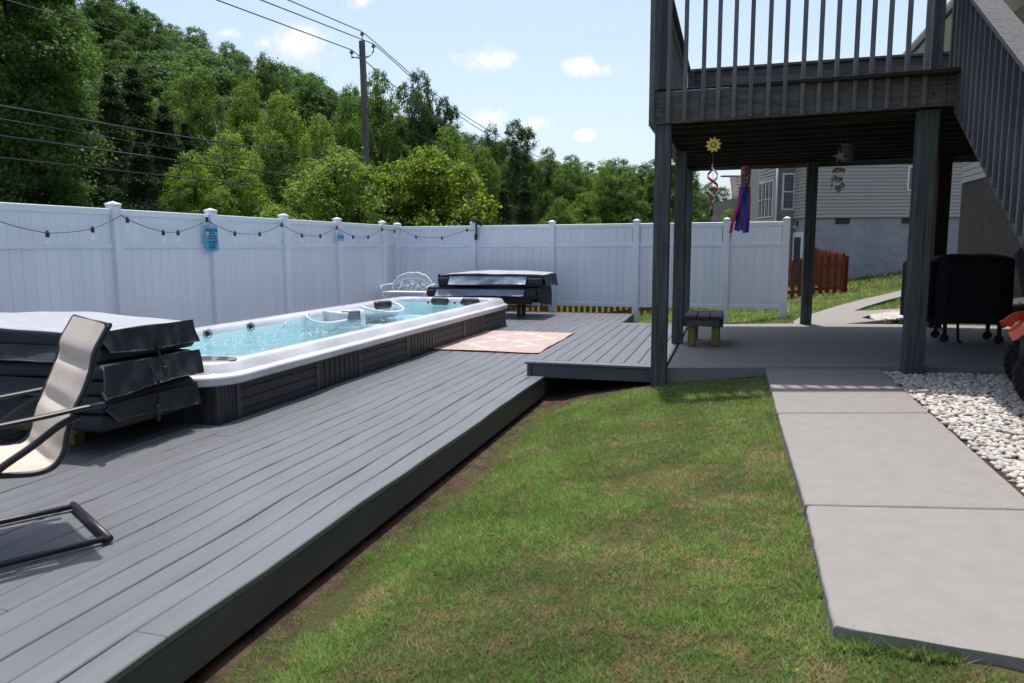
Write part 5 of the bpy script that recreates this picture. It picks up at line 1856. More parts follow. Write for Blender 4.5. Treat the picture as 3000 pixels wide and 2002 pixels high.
# ------------------------------------------------------------------ red picket fence beyond the white one
pf = thing('picket_fence', 'red brown wooden picket fence on the grass beyond the white fence', 'fence', (0, 20, -.3))
PK = MB().plate([(-.047, 0), (.047, 0), (.047, .96), (.030, 1.02), (0, 1.07), (-.030, 1.02), (-.047, .96)], 'y', -.009, .009).mesh('picket', 'red_wood')
def picket_run(p0, p1, off, dz0=-.07, dz1=-.07):
    d = Vector((p1[0] - p0[0], p1[1] - p0[1], 0))
    L = d.length
    ang = math.atan2(d.y, d.x)
    n = int(L / .162)
    rr = random.Random(4)
    def base(t):
        return Tz(p0[0] + d.x * t, p0[1] + d.y * t) + dz0 + (dz1 - dz0) * t
    for i in range(n + 1):
        t = i / n
        o = link('picket', PK, pf)
        o.location = Vector((p0[0] + d.x * t, p0[1] + d.y * t, base(t) + rr.uniform(-.012, .012))) - Vector(pf.location)
        o.rotation_euler = (0, rr.uniform(-.015, .015), ang)
    nn = Vector((-d.y, d.x, 0)).normalized() * off
    m = max(1, round(L / 2.4))
    for i in range(m):
        for h in (.22, .80):
            a, b = i / m, (i + 1) / m
            mb = MB()
            mb.bar((p0[0] + d.x * a + nn.x, p0[1] + d.y * a + nn.y, base(a) + h), (p0[0] + d.x * b + nn.x, p0[1] + d.y * b + nn.y, base(b) + h), .038, .085)
            mb.build('rail', 'red_wood', pf)
    for i in range(m + 1):
        t = i / m
        x, y = p0[0] + d.x * t + nn.x * 2.6, p0[1] + d.y * t + nn.y * 2.6
        piece('post', 'red_wood', pf, (x - .045, x + .045, y - .045, y + .045, base(t) - .05, base(t) + .98))
picket_run((-7.5, 20), (2.64, 20), .03, -.02, -.06)
picket_run((2.66, 20.1), (2.28, 23.7), -.03, -.06, .12)

# ------------------------------------------------------------------ white river stones
def stone_mesh(seed):
    rr = random.Random(seed)
    bm = bmesh.new()
    bmesh.ops.create_icosphere(bm, subdivisions=2, radius=1)
    sx, sy, sz = rr.uniform(.85, 1.25), rr.uniform(.7, .95), rr.uniform(.5, .75)
    a = [Vector((rr.gauss(0, 1), rr.gauss(0, 1), rr.gauss(0, 1))).normalized() for _ in range(4)]
    for v in bm.verts:
        k = 1 + sum(.09 * math.sin(2.2 * v.co.dot(q) * (1 + i * .5) + i) for i, q in enumerate(a))
        v.co = Vector((v.co.x * sx, v.co.y * sy, v.co.z * sz)) * k
    me = bpy.data.meshes.new('stone')
    bm.to_mesh(me)
    bm.free()
    me.shade_smooth()
    return me
ST_COL = [(.62, .60, .58), (.56, .50, .43), (.50, .42, .33), (.50, .49, .49), (.66, .63, .58), (.40, .37, .35), (.58, .50, .42)]
ST_M = [mat('river_stone_%s' % n, tuple(q * .88 for q in c), .7, .3, var=.35, vscale=22, rnd=.12) for n, c in zip(('white', 'cream', 'ochre', 'grey', 'ivory', 'dusk', 'buff'), ST_COL)]
STN = [stone_mesh(200 + i) for i in range(14)]
for i, me in enumerate(STN):
    me.materials.append(ST_M[(0, 0, 3, 1, 1, 2, 3, 3, 4, 4, 2, 5, 6, 6)[i]])
bed = thing('stone_bed', None, None, (2.3, 6, .1), kind='structure')
def bed_pts(poly_fn, x0, x1, y0, y1, pitch, seed):
    rr = random.Random(seed)
    out = []
    y = y0
    row = 0
    while y < y1:
        x = x0 + (pitch / 2 if row % 2 else 0)
        while x < x1:
            px, py = x + rr.uniform(-.4, .4) * pitch, y + rr.uniform(-.4, .4) * pitch
            if poly_fn(px, py):
                out.append((px, py))
            x += pitch
        y += pitch * .87
        row += 1
    return out
def in_bed(x, y):
    return x > 1.425 and y < 7.70 + (x - 1.43) * .10 and x < .40 * y + .35
P1 = bed_pts(in_bed, 1.40, 3.6, 3.0, 8.0, .036, 3)
P1.sort(key=lambda p: p[1] if p[0] < .335 * p[1] else 99 + p[1])
rr = random.Random(8)
def stone_at(px, py, lift):
    s = rr.uniform(.016, .027) * (1.2 if rr.random() < .15 else 1)
    return Matrix.Translation((px, py, .125 + lift + s * .35)) @ Matrix.Rotation(rr.uniform(0, 6.3), 4, 'Z') @ Matrix.Rotation(rr.uniform(-.4, .4), 4, 'X') @ Matrix.Scale(s, 4)
def stones_joined(mats, name, parent):
    V, F, MI, base = [], [], [], 0
    for i, m in mats:
        me = STN[i]
        co = np.empty(len(me.vertices) * 3)
        me.vertices.foreach_get('co', co)
        co = co.reshape(-1, 3) @ np.array(m.to_3x3()).T + np.array(m.translation)
        lf = np.empty(len(me.polygons) * 3, dtype=np.int64)
        me.polygons.foreach_get('vertices', lf)
        V.append(co)
        F.append(lf.reshape(-1, 3) + base)
        MI += [ST_M.index(me.materials[0])] * len(me.polygons)
        base += len(co)
    me = bpy.data.meshes.new(name)
    me.from_pydata(np.concatenate(V).tolist(), [], np.concatenate(F).tolist())
    for q in ST_M:
        me.materials.append(q)
    me.polygons.foreach_set('material_index', MI)
    me.shade_smooth()
    o = link(name, me, parent)
    o['kind'] = 'stuff'
    return o
big = []
for k, (x, y) in enumerate(P1):
    i = rr.randrange(14)
    m = stone_at(x, y, rr.uniform(-.006, .016))
    if k < 300:
        o = link('stone', STN[i], bed)
        o.matrix_local = Matrix.Translation(-Vector(bed.location)) @ m
    else:
        big.append((i, m))
stones_joined(big, 'stones', bed)
bb = MB()
bb.prism([(1.40, 2.3), (4.6, 2.3), (4.6, 8.0), (1.42, 7.73)], .02, .128).build('bedding', 'soil', bed)
b2 = thing('stone_bed', None, None, (2.5, 12.6, .2), kind='structure')
P2 = bed_pts(lambda x, y: (2.06 < x < 4.5) and (y > 11.75 + (x - 2.42) * .28 if x > 2.42 else y > 11.85) and (y < 13.22 if x > 2.2 else y < 12.2 + (x - 2.06) * 7), 2.0, 4.5, 11.7, 13.3, .06, 5)
big = []
for x, y in P2:
    z = Tz(x, y)
    s = rr.uniform(.03, .045)
    big.append((rr.choice((0, 1, 2, 3, 8, 9, 12)), Matrix.Translation((x, y, z + .06 + rr.uniform(0, .015))) @ Matrix.Rotation(rr.uniform(0, 6), 4, 'Z') @ Matrix.Scale(s, 4)))
stones_joined(big, 'stones', b2)

# ------------------------------------------------------------------ utility pole and wires
DP = 27.5
ptop = at_dist(831, 95, DP)
pg = Tz(ptop.x, ptop.y)
up = thing('utility_pole', 'wooden utility pole with three insulators above the trees', 'utility pole', (ptop.x, ptop.y, pg))
n = 10
MB().tube([(ptop.x + .02 * math.sin(i), ptop.y, pg - .3 + (ptop.z - pg + .3) * i / n) for i in range(n + 1)], [.17 - .055 * i / n for i in range(n + 1)], 14).build('pole', 'pole', up, smooth=50)
def insulator(p):
    MB().lathe([(.02, -.18), (.02, -.03), (.075, -.02), (.08, .015), (.045, .03), (.06, .05), (.055, .085), (.025, .11), (.001, .112)], 14, Matrix.Translation(p)).build('insulator', 'insul', up, smooth=50)
i1, i2, i3 = at_dist(831, 80, DP), at_dist(807, 122, DP - .2), at_dist(857, 108, DP + .2)
insulator(i1)
insulator(i2)
insulator(i3)
MB().tube([ptop + Vector((.02, 0, -.3)), i1 - Vector((0, 0, .1))], .025, 8).build('pin', 'galv', up)
for q, zz in ((i2, 136), (i3, 136)):
    a = at_dist(831, zz, DP)
    MB().tube([a, Vector((q.x * .6 + a.x * .4, q.y * .6 + a.y * .4, a.z + (q.z - a.z) * .3)), q - Vector((0, 0, .16))], .032, 8).build('bracket', 'galv', up, smooth=True)
def catenary(label, pts, r, cat='power line'):
    """a wire through three or more points, each (x, y, distance)"""
    P = [at_dist(*p) if not isinstance(p, Vector) else p for p in pts]
    first = P[0] + (P[0] - P[1]) * .9
    k = len(P) - 2 if len(P) < 5 else len(P) - 3
    k = min(range(len(P)), key=lambda i: (Vector((P[i].x, P[i].y)) - Vector((ptop.x, ptop.y))).length)
    left = [first] + P[:k + 1]
    sp_ = [tuple(first.lerp(P[k], 0))] + [tuple(p) for p in left[1:-1]] + (smooth_path([tuple(p) for p in P[k:]], 10) if len(P) - k > 1 else [tuple(P[k])])
    t = thing('overhead_wire', label, cat, tuple(P[1]), group='overhead wires on the utility pole')
    MB().tube(sp_, r, 6, cap=True).build('cable', 'wire', t, smooth=True)
catenary('uppermost power wire carried by the pin on top of the utility pole', [(661, 0, 22.2), i1 + Vector((0, 0, .11)), (1110, 293, 41.6), (1345, 413, 77)], .017)
catenary('power wire on the right hand bracket of the utility pole', [(598, 0, 20.2), i3 + Vector((0, 0, .11)), (1115, 306, 41.6), (1347, 424, 77)], .017)
catenary('power wire on the left hand bracket of the utility pole', [(497, 0, 19.5), i2 + Vector((0, 0, .11)), (1080, 318, 41), (1340, 434, 77)], .017)
catenary('thin wire on the pole midway, crossing the wooded hillside', [(33, 6, 13.4), (400, 113, 18.2), (832, 246, 27.3), (1273, 466, 64)], .011)
catenary('highest of the low thick cables crossing the dark trees', [(0, 243, 13.2), (360, 305, 17.4), (690, 355, 22.9), (832, 376, 27.3), (1105, 466, 41), (1290, 516, 66)], .019)
catenary('thin cable between the low thick cables crossing the dark trees', [(110, 292, 14.2), (400, 342, 18.0), (700, 386, 23), (832, 403, 27.3), (1110, 480, 41)], .008)
catenary('middle one of the low thick cables crossing the dark trees', [(0, 312, 13.2), (330, 358, 17.0), (660, 402, 22.3), (832, 424, 27.3), (1110, 492, 41)], .019)
catenary('lowest of the thick cables crossing the dark trees above the fence', [(0, 362, 13.2), (315, 397, 16.8), (630, 430, 21.9), (832, 452, 27.3), (1110, 506, 41)], .017)

# ------------------------------------------------------------------ trees
LM = dict(
    dark=leaf_mat('leaves_dark', (.054, .100, .030), (.10, .20, .030), .42),
    mid=leaf_mat('leaves_mid', (.090, .150, .034), (.17, .30, .036), .46),
    light=leaf_mat('leaves_light', (.108, .172, .036), (.22, .35, .042), .5),
    lime=leaf_mat('leaves_lime', (.100, .165, .026), (.22, .36, .032), .55),
    needle=leaf_mat('needles', (.036, .058, .024), (.05, .09, .022), .26),
    hill=leaf_mat('leaves_hill', (.072, .130, .048), (.12, .235, .05), .44, rnd=.28),
)
def leaves_mesh(name, P, N, size, rng, tint, aspect=.72):
    n = len(P)
    t = rng.normal(size=(n, 3))
    t -= N * (t * N).sum(1, keepdims=True)
    t /= np.linalg.norm(t, axis=1, keepdims=True) + 1e-9
    b = np.cross(N, t)
    s = (size * rng.uniform(.65, 1.35, n))[:, None]
    V = np.stack([P - t * s * .5, P + b * s * .5 * aspect + N * s * .08, P + t * s * .5, P - b * s * .5 * aspect + N * s * .08], 1).reshape(-1, 3)
    me = bpy.data.meshes.new(name)
    me.vertices.add(4 * n)
    me.vertices.foreach_set('co', V.astype(np.float32).ravel())
    me.loops.add(4 * n)
    me.loops.foreach_set('vertex_index', np.arange(4 * n, dtype=np.int32))
    me.polygons.add(n)
    me.polygons.foreach_set('loop_start', np.arange(0, 4 * n, 4, dtype=np.int32))
    me.update(calc_edges=True)
    at = me.color_attributes.new('tint', 'FLOAT_COLOR', 'POINT')
    c = np.concatenate([np.repeat(tint, 4, 0), np.ones((4 * n, 1))], 1)
    at.data.foreach_set('color', c.astype(np.float32).ravel())
    return me
def crown_points(rng, lobes, n, clumps=26, sig=.20, shell=.62):
    """leaf positions gathered into sprays on the outside of each lobe"""
    vol = np.array([l[3] ** 2 for l in lobes])
    cnt = rng.multinomial(n, vol / vol.sum())
    P, O = [], []
    for (x, y, z, r), c in zip(lobes, cnt):
        k = clumps
        d = rng.normal(size=(k, 3))
        d[:, 2] = d[:, 2] * .8 + .25
        d /= np.linalg.norm(d, axis=1, keepdims=True)
        cr = r * (shell + (1 - shell) * rng.uniform(0, 1, k) ** .6)
        w = rng.uniform(.3, 1.7, k)
        pick = rng.choice(k, c, p=w / w.sum())
        off = rng.normal(size=(c, 3)) * (r * sig) * np.array([1, 1, .62])
        p = d[pick] * cr[pick][:, None] * np.array([1, 1, .85]) + off
        P.append(p + np.array([x, y, z]))
        O.append(p / (np.linalg.norm(p, axis=1, keepdims=True) + 1e-6))
    return np.concatenate(P), np.concatenate(O)
def broad(seed, n=40000, size=.125, prof=None, zlo=2.2, lob=17, width=2.6):
    rng = np.random.default_rng(seed)
    lobes = [(rng.normal() * .2, rng.normal() * .2, 8.9, .95)]
    for i in range(lob):
        z = zlo + (8.4 - zlo) * ((i + rng.uniform(0, 1)) / lob)
        k = (z - zlo) / (9.3 - zlo)
        w = width * (math.sin(math.pi * (k * .8 + .17)) ** .8)
        a = i * 2.4 + rng.uniform(-.5, .5)
        q = w * rng.uniform(.45, 1.0)
        lobes.append((q * math.cos(a), q * math.sin(a), z, rng.uniform(.75, 1.35)))
    P, O = crown_points(rng, lobes, n, 44, .15, .72)
    N = O * .75 + rng.normal(size=P.shape) * .45 + np.array([0, 0, .55])
    N /= np.linalg.norm(N, axis=1, keepdims=True)
    v = rng.uniform(.72, 1.28, (len(P), 1))
    y = rng.uniform(-.12, .16, (len(P), 1))
    tint = np.concatenate([v * (1 + y), v, v * (1 - y)], 1)
    crown = leaves_mesh('crown', P, N, size, rng, tint)
    mb = MB()
    mb.tube([(0, 0, -.3), (.03, .02, 1.5), (-.04, .03, 4), (.03, 0, 7), (0, 0, 8.6)], [.26, .2, .16, .09, .03], 8)
    for (x, y_, z, r) in lobes[1:]:
        mb.tube([(0, 0, max(1.0, z - 1.5)), (x * .5, y_ * .5, z - .6), (x, y_, z + .2)], [.075, .05, .02], 5)
    return crown, mb.mesh('trunk', 'bark', True), None
def conifer(seed, n=21000, size=.15):
    rng = np.random.default_rng(seed)
    z = .5 + 9.4 * rng.uniform(0, 1, n) ** .85 * 1.0
    tier = np.round(z * 2.1) / 2.1 + rng.normal(0, .09, n)
    R_ = (2.1 * (1 - np.clip(tier, 0, 10) / 10.2) ** .8 + .1) * (.72 + .55 * np.abs(np.sin(tier * 5.1 + seed)) * np.abs(np.cos(tier * 2.3 + seed * 2)) + .12 * rng.normal(size=n))
    a = rng.uniform(0, 2 * np.pi, n)
    br = np.round(a * 2.4 + tier * 3) / 2.4 - tier * 3 / 2.4 + rng.normal(0, .13, n)
    q = R_ * rng.uniform(.15, 1.08, n) ** .6
    P = np.stack([q * np.cos(br), q * np.sin(br), tier - q * .28 + rng.normal(0, .06, n)], 1)
    O = np.stack([np.cos(br), np.sin(br), np.full(n, .2)], 1)
    N = O * .4 + rng.normal(size=P.shape) * .5 + np.array([0, 0, .7])
    N /= np.linalg.norm(N, axis=1, keepdims=True)
    v = rng.uniform(.7, 1.3, (n, 1))
    crown = leaves_mesh('crown', P, N, size, rng, np.concatenate([v, v, v * .9], 1), .35)
    return crown, MB().tube([(0, 0, -.3), (0, 0, 5), (0, 0, 9.8)], [.2, .12, .02], 8).mesh('trunk', 'bark', True), None
VAR = dict(A=broad(1), B=broad(2, width=3.0, lob=19), C=broad(3, width=2.2, zlo=1.3), D=broad(4, width=2.7, zlo=1.0, lob=22), N=conifer(5), N2=conifer(6), K=broad(7, width=1.2, zlo=1.4, lob=13, n=15000))
WID = dict(A=3.2, B=3.6, C=2.85, D=3.35, N=2.15, N2=2.15, K=2.0)
for v_ in VAR.values():
    v_[0].materials.append(LM['mid'])
rt = random.Random(21)
def tree(name, label, x, y, h, w, var, leaf, group=None, cat='tree'):
    """tree of height h and half-width w rooted on the ground at x, y"""
    crown, trunk, _ = VAR[var]
    z = Tz(x, y)
    r = thing(name, label, cat, (x, y, z - .05), group=group)
    a = rt.uniform(0, 6.28)
    for nm, me in (('trunk', trunk), ('crown', crown)):
        o = bpy.data.objects.new(nm, me)
        COL.objects.link(o)
        o.parent = r
        o.rotation_euler.z = a
        k = w / WID[var]
        o.scale = (k * rt.uniform(.92, 1.08), k * rt.uniform(.92, 1.08), h / 9.7)
        if nm == 'crown':
            o.material_slots[0].link = 'OBJECT'
            o.material_slots[0].material = LM[leaf]
    return r
def tree_px(name, label, px, ptop_, d, wpx, var, leaf, group=None):
    p = at_dist(px, ptop_, d)
    z = Tz(p.x, p.y)
    return tree(name, label, p.x, p.y, p.z - z, wpx / 2 / 1700 * d, var, leaf, group)
GW = 'trees standing behind the white fence'
for row in [
    ('conifer_tree', 'dark evergreen tree behind the fence, second from the picture edge', 250, 195, 30, 250, 'N', 'needle'),
    ('conifer_tree', 'dark evergreen tree right of the tall one, reaching half as high', 375, 262, 33, 230, 'N2', 'needle'),
    ('conifer_tree', 'dark evergreen tree behind the large-leaved tree at the edge', 150, 165, 32, 250, 'N2', 'needle'),
    ('conifer_tree', 'short dark evergreen in the gap between the two tallest evergreens', 320, 330, 28, 190, 'N', 'needle'),
    ('conifer_tree', 'broad dark evergreen low behind the fence under the middle cables', 205, 300, 27, 230, 'N2', 'needle'),
    ('conifer_tree', 'dark evergreen leaning between the light trees and the tall evergreens', 425, 300, 34, 170, 'N', 'needle'),
    ('conifer_tree', 'tallest dark evergreen, its tip high above the cables', 305, 180, 36, 300, 'N', 'needle'),
    ('leafy_tree', 'slender light green tree right of the dark evergreens', 462, 150, 43, 150, 'C', 'mid'),
    ('leafy_tree', 'mid green tree just behind the tops of the evergreens', 400, 200, 46, 190, 'B', 'mid'),
    ('leafy_tree', 'rounded light green tree standing left of the pole', 560, 192, 45, 200, 'D', 'light'),
    ('leafy_tree', 'tall green tree with rounded crest high on the slope edge', 604, 122, 64, 170, 'A', 'mid'),
    ('leafy_tree', 'pale green tree whose crown touches the low cables', 640, 212, 38, 200, 'D', 'light'),
    ('leafy_tree', 'small pale green tree beside the pole, left of it', 735, 262, 36, 150, 'D', 'light'),
    ('leafy_tree', 'low pale green tree behind the fence under the cables', 520, 300, 33, 230, 'D', 'light'),
    ('leafy_tree', 'green tree partly behind the pale ones, left of the pole top', 705, 168, 66, 160, 'B', 'mid'),
    ('leafy_tree', 'lowest light green tree beside the dark evergreens', 440, 345, 31, 200, 'D', 'light'),
    ('leafy_tree', 'tall full green tree directly right of the pole', 870, 160, 50, 190, 'D', 'mid'),
    ('leafy_tree', 'tall dark green tree second right of the pole', 965, 154, 52, 170, 'B', 'dark'),
    ('leafy_tree', 'narrow dark green tree at the shoulder of the tall pair', 1018, 225, 53, 100, 'C', 'dark'),
    ('leafy_tree', 'green tree showing both sides of the pole behind it', 800, 190, 60, 160, 'B', 'mid'),
    ('leafy_tree', 'yellow green rounded tree above the bright maple', 1030, 286, 40, 190, 'D', 'light'),
    ('leafy_tree', 'light green tree right of the bright maple', 1105, 335, 43, 150, 'D', 'mid'),
    ('leafy_tree', 'dark poplar-like tree alone against the clouds', 1185, 278, 55, 130, 'C', 'dark'),
    ('leafy_tree', 'thin loose tree beside the dark poplar-like one', 1127, 280, 58, 75, 'K', 'dark'),
    ('leafy_tree', 'round topped green tree on the falling skyline', 1258, 338, 62, 120, 'D', 'mid'),
    ('leafy_tree', 'green tree next down the skyline after the round topped one', 1312, 365, 60, 150, 'B', 'mid'),
    ('leafy_tree', 'lower green tree where the skyline dips before the deck post', 1358, 398, 62, 130, 'D', 'mid'),
    ('leafy_tree', 'pointed tree by the skyline dip near the deck post', 1390, 364, 41, 85, 'K', 'mid'),
    ('leafy_tree', 'bushy tree with upright twigs beside the deck post', 1440, 392, 41, 140, 'C', 'mid'),
    ('leafy_tree', 'green tree half hidden by the front deck post', 1492, 386, 42, 110, 'C', 'mid'),
    ('conifer_tree', 'small dark cedar above the fence, right of the bright maple', 1205, 418, 35, 130, 'N', 'needle'),
    ('conifer_tree', 'smaller dark cedar nearest the bright maple', 1155, 432, 37, 120, 'N2', 'needle'),
    ('leafy_tree', 'bright low tree right of the small cedars', 1285, 452, 37, 120, 'D', 'light'),
    ('leafy_tree', 'low green tree above the fence before the deck post', 1350, 440, 46, 170, 'D', 'mid'),
    ('shrub', 'dark bush over the fence between the two left deck posts and the far house', 1615, 482, 46, 90, 'D', 'dark'),
    ('shrub', 'light twiggy bush against the wall of the far house', 1672, 476, 38, 55, 'K', 'light'),
]:
    tree_px(*row, group=GW)
# the wooded hillside: tree after tree up the slope
rh = random.Random(33)
for r_, step, hmin, hmax in ((58, 6.6, 11, 14), (72, 6.6, 12, 15), (88, 6.8, 12, 15), (104, 7.0, 13, 16), (122, 7.4, 14, 17), (142, 8.0, 15, 18), (166, 8.6, 15, 19)):
    a = -66.0
    while a < (-4 if r_ < 120 else -2):
        x, y = r_ * math.sin(R(a)), r_ * math.cos(R(a))
        x += rh.uniform(-2.0, 2.0)
        y += rh.uniform(-4, 4)
        if not (r_ < 90 and a > -30):
            tree('hillside_tree', 'full green tree among many alike on the wooded hillside', x, y, rh.uniform(hmin, hmax), rh.uniform(5.0, 6.6), rh.choice('ABCD'), 'hill', 'trees on the wooded hillside')
        a += math.degrees(step / r_) * rh.uniform(.85, 1.15)
# undergrowth at the wood's edge
for i in range(26):
    px = -40 + i * 45 + rh.uniform(-15, 15)
    d = rh.uniform(27, 31)
    x, y = ground_xy(px, d)
    tree('shrub', 'leafy shrub among many at the foot of the wood behind the fence', x, y, rh.uniform(2.6, 4.2), rh.uniform(1.5, 2.2), 'D', 'dark' if px < 420 else 'mid', 'shrubs at the foot of the wood', 'shrub')

def own_tree(name, label, px, top, d, lobes, n, size, leaf, tintf, trunk, seed, clumps=34, sig=.17, bark='bark'):
    rng = np.random.default_rng(seed)
    p = at_dist(px, top, d)
    z = Tz(p.x, p.y)
    P, O = crown_points(rng, lobes, n, clumps, sig, .6)
    N = O * .5 + rng.normal(size=P.shape) * .5 + np.array([0, 0, .55])
    N /= np.linalg.norm(N, axis=1, keepdims=True)
    r = thing(name, label, 'tree', (p.x, p.y, z - .05), group=GW)
    me = leaves_mesh('crown', P, N, size, rng, tintf(rng, P, O), .82)
    me.materials.append(LM[leaf])
    o = bpy.data.objects.new('crown', me)
    COL.objects.link(o)
    o.parent = r
    mb = MB()
    mb.tube([(0, 0, -.2), (.03, 0, trunk * .5), (0, .02, trunk)], [.13, .09, .05], 8)
    for (x, y, zz, rr_) in lobes:
        mb.tube([(0, 0, max(.5, zz - 1.4)), (x * .5, y * .5, zz - .5), (x, y, zz + .2)], [.05, .035, .012], 5)
    t = bpy.data.objects.new('trunk', mb.mesh('trunk', bark, True))
    COL.objects.link(t)
    t.parent = r
def plain_tint(rng, P, O):
    v = rng.uniform(.7, 1.3, (len(P), 1))
    y = rng.uniform(-.1, .15, (len(P), 1))
    return np.concatenate([v * (1 + y), v, v * (1 - y)], 1)
def red_tips(rng, P, O):
    t = plain_tint(rng, P, O)
    k = (rng.uniform(0, 1, len(P)) < .08 + .10 * np.clip(O[:, 2], 0, 1))
    t[k] *= np.array([1.8, .9, .9])
    return t
def lime_tint(rng, P, O):
    t = plain_tint(rng, P, O)
    k = rng.uniform(0, 1, len(P)) < .3
    t[k] *= np.array([1.35, 1.2, .9])
    k = rng.uniform(0, 1, len(P)) < .03
    t[k] *= np.array([1.9, .8, .9])
    return t
rl = random.Random(17)
def round_lobes(n, rad, z0, z1, r0, r1):
    out = []
    for i in range(n):
        a = i * 2.4 + rl.uniform(-.4, .4)
        k = (i + .5) / n
        z = z0 + (z1 - z0) * k
        q = rad * math.sin(math.pi * min(.97, k * .75 + .2)) ** .7 * rl.uniform(.55, 1)
        out.append((q * math.cos(a), q * math.sin(a), z, rl.uniform(r0, r1)))
    return out
own_tree('maple_tree', 'dark green maple with reddish new leaves behind the fence', 770, 335, 20.5, round_lobes(20, 1.75, 1.0, 5.0, .62, .95), 36000, .088, 'mid', red_tips, 4.5, 61)
own_tree('maple_tree', 'bright yellow green maple behind the fence', 975, 318, 21.5, round_lobes(20, 1.75, .9, 5.2, .62, .95), 36000, .094, 'lime', lime_tint, 4.5, 62)
own_tree('maple_tree', 'low leafy maple shoot bending right over the fence corner', 1085, 430, 20.5, round_lobes(8, .55, 1.2, 3.4, .35, .55), 4200, .10, 'light', red_tips, 3, 63)
own_tree('broadleaf_tree', 'tall large-leaved tree in shade at the picture edge', -15, -300, 21.0, round_lobes(26, 1.55, 1.5, 14.5, 1.0, 1.5), 84000, .112, 'dark', plain_tint, 14, 64, 40, .16)
own_tree('dead_tree', 'bare grey dying tree with few leaves among the light green trees', 502, 185, 41, [(.9, .1, 6.2, .5), (-.8, .2, 7.0, .5), (.7, -.2, 8.2, .5), (-.5, .1, 9.2, .4), (.25, 0, 10.4, .4), (1.2, .3, 7.6, .4), (-1.1, -.3, 8.4, .4)], 420, .10, 'dark', plain_tint, 6.0, 65, bark='netgrey')

# ------------------------------------------------------------------ grass
def vnoise(x, y, s, seed):
    rng = np.random.default_rng(seed)
    g = rng.uniform(0, 1, (64, 64))
    u, v = x / s + 100, y / s + 100
    i, j = np.floor(u).astype(int), np.floor(v).astype(int)
    fu, fv = u - i, v - j
    fu, fv = fu * fu * (3 - 2 * fu), fv * fv * (3 - 2 * fv)
    f = lambda a, b: g[a % 64, b % 64]
    return (f(i, j) * (1 - fu) + f(i + 1, j) * fu) * (1 - fv) + (f(i, j + 1) * (1 - fu) + f(i + 1, j + 1) * fu) * fv
def inside(px, py, poly):
    c = np.zeros(len(px), bool)
    n = len(poly)
    for i in range(n):
        x0, y0 = poly[i]
        x1, y1 = poly[(i + 1) % n]
        k = ((y0 > py) != (y1 > py)) & (px < (x1 - x0) * (py - y0) / (y1 - y0 + 1e-12) + x0)
        c ^= k
    return c
GM = leaf_mat('grass_blades', (.165, .235, .070), (.26, .37, .075), .42)
def grass(name, label, X, Y, h0, h1, w, seed, zoff=0, cl=.055):
    rng = np.random.default_rng(seed)
    n = len(X)
    Z = T(X, Y) + zoff
    # thin on dry patches
    dry = .55 * vnoise(X, Y, .55, 1) + .35 * vnoise(X, Y, .19, 2) + .25 * vnoise(X, Y, 1.5, 3)
    dry = dry + .20 * np.exp(-((X + .45) ** 2 / .35 + (Y - 2.9) ** 2 / .9)) + .16 * np.exp(-((X + .55) ** 2 / .3 + (Y - 5.6) ** 2 / 1.2)) + .13 * np.exp(-((X - .3) ** 2 / .02)) * (Y < 7.5)
    dry = np.clip((dry - .56) / .28, 0, 1)
    tuft = .6 * vnoise(X, Y, cl, 21) + .4 * vnoise(X, Y, cl * .45, 22)
    keep = (rng.uniform(0, 1, n) > dry * .25) & (rng.uniform(0, 1, n) < np.clip((tuft - .12) / .30, .25, 1))
    X, Y, Z, dry, tuft = X[keep], Y[keep], Z[keep], dry[keep], tuft[keep]
    n = len(X)
    a = rng.uniform(0, 2 * np.pi, n)
    h = rng.uniform(h0, h1, n) * (1 - .35 * dry) * (.55 + .9 * tuft)
    lean = rng.uniform(.2, 1.5, n) * h
    la = rng.uniform(0, 2 * np.pi, n)
    ww = w * rng.uniform(.6, 1.3, n)
    dx, dy = np.cos(a) * ww / 2, np.sin(a) * ww / 2
    V = np.stack([np.stack([X - dx, Y - dy, Z - .002], 1), np.stack([X + dx, Y + dy, Z - .002], 1), np.stack([X + np.cos(la) * lean, Y + np.sin(la) * lean, Z + h], 1)], 1).reshape(-1, 3)
    me = bpy.data.meshes.new(name)
    me.vertices.add(3 * n)
    me.vertices.foreach_set('co', V.astype(np.float32).ravel())
    me.loops.add(3 * n)
    me.loops.foreach_set('vertex_index', np.arange(3 * n, dtype=np.int32))
    me.polygons.add(n)
    me.polygons.foreach_set('loop_start', np.arange(0, 3 * n, 3, dtype=np.int32))
    me.update(calc_edges=True)
    sn = vnoise(X, Y, cl * 1.3, 31)
    straw = rng.uniform(0, 1, n) < np.clip(.05 + .25 * dry + 1.1 * dry * (sn - .35) + .35 * (sn > .8), 0, .9)
    v = rng.uniform(.6, 1.4, (n, 1)) * (.66 + .42 * vnoise(X, Y, .30, 9) + .40 * (tuft - .5))[:, None] * 1.08
    t = np.concatenate([v * rng.uniform(.74, 1.13, (n, 1)), v, v * 1.05], 1) * 1.06
    t[straw] = np.array([1.9, 1.14, 2.2]) * v[straw] * .95
    at = me.color_attributes.new('tint', 'FLOAT_COLOR', 'POINT')
    at.data.foreach_set('color', np.concatenate([np.repeat(t, 3, 0), np.ones((3 * n, 1))], 1).astype(np.float32).ravel())
    me.materials.append(GM)
    o = link(name, me)
    tag(o, label, 'grass', kind='stuff')
rg_ = np.random.default_rng(12)
def scatter(x0, x1, y0, y1, dens):
    n = int((x1 - x0) * (y1 - y0) * dens)
    return rg_.uniform(x0, x1, n), rg_.uniform(y0, y1, n)
XS, YS = [], []
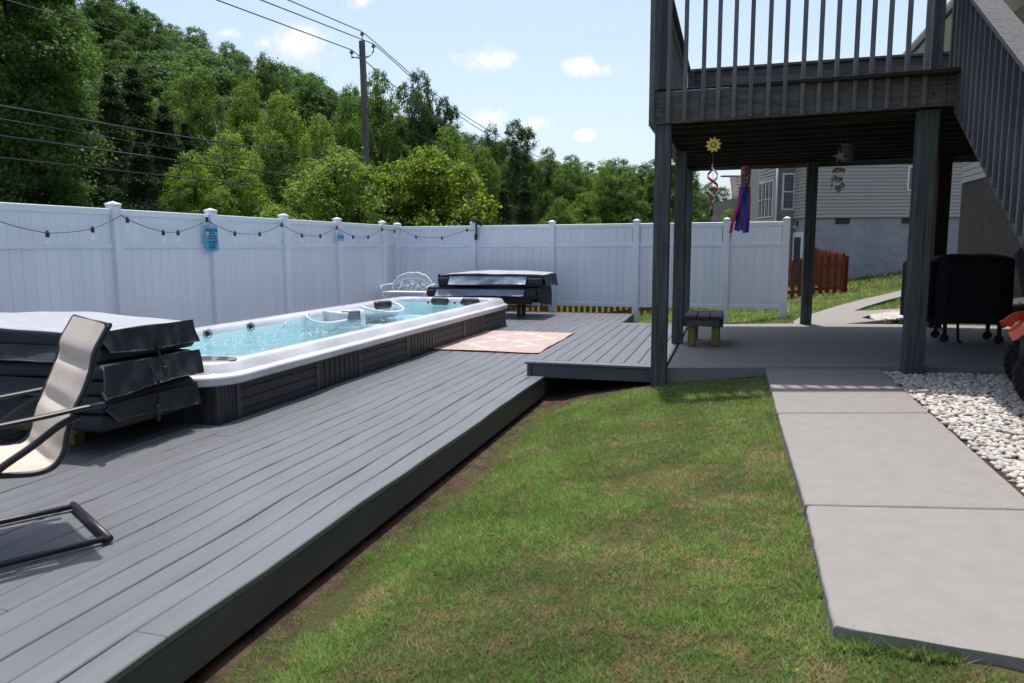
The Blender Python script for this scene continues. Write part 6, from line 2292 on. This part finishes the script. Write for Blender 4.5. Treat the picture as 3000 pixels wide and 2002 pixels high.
for y0, y1, dens in ((.7, 2.2, 42000), (2.2, 3.4, 36000), (3.4, 5.0, 24000), (5.0, 7.45, 15000)):
    x, y = scatter(-1.8, .36, y0, y1, dens)
    edge = -1.86 + .10 * (vnoise(x, y, .22, 4) - .5) * 2 + .12 * (vnoise(x, y, .07, 5) - .5)
    ragged = np.clip((x - edge) / .10, 0, 1)
    k = (rg_.uniform(0, 1, len(x)) < ragged) & (x < .345) & ~((y > 7.40) & (x > -.6)) & (x > -1.85)
    # bare ground under and before the step platform
    k &= ~((y > 7.0 + (x + 1.6) * .36 + .12 * vnoise(x, y, .12, 7)) & (x < -.56))
    XS.append(x[k])
    YS.append(y[k])
x, y = scatter(.345, 2.4, .6, 2.47, 40000)
k = (y < 2.455 - (x - .355) * .172) & (rg_.uniform(0, 1, len(x)) < np.clip((2.46 - (x - .355) * .172 - y) / .06, .15, 1))
XS.append(x[k])
YS.append(y[k])
grass('grass', 'short mown lawn with dry patches between deck and walk', np.concatenate(XS), np.concatenate(YS), .013, .030, .0056, 1)
xe = rg_.uniform(.285, .352, 5200)
ye = rg_.uniform(2.4, 7.5, 5200)
k = vnoise(xe, ye, .13, 41) > .42
xf = rg_.uniform(.36, 1.9, 3000)
yf = 2.468 - (xf - .355) * .172 - rg_.uniform(0, .05, 3000) ** 1.3
k2 = vnoise(xf, yf, .12, 42) > .40
grass('grass', 'longer untrimmed grass along the edge of the front walk', np.concatenate([xe[k], xf[k2]]), np.concatenate([ye[k], yf[k2]]), .030, .062, .0062, 7)
x, y = scatter(-4, 8.5, 12.1, 19.5, 900)
k = ~inside(x, y, MAINP) & ~((y < 12.5) & (x < 1)) & ~((x > 2.0) & (x < 4.6) & (y < 13.3)) & ~((x > 4.5) & (y < 18.1)) & (x < y * .36)
grass('grass', 'bright lawn around the curved path beyond the patio', x[k], y[k], .035, .075, .022, 2, cl=.25)
x, y = scatter(-8, 7.5, 19.5, 36, 260)
grass('grass', 'sunlit meadow seen under the white fence', x, y, .07, .14, .05, 3, cl=.6)
SC.cycles.use_adaptive_sampling = True
# stand the two houses' roots at their own corners
for r_, (u_, v_, z_) in ((nh, (FU, FV, .3)), (f2, (A0, D2, 0.0))):
    off = Vector((u_, v_, z_))
    r_.location = Matrix.Rotation(YAW, 3, 'Z') @ off
    for c_ in r_.children:
        c_.location = Vector(c_.location) - off
for o in bpy.data.objects:
    if '_local' in o:
        del o['_local']
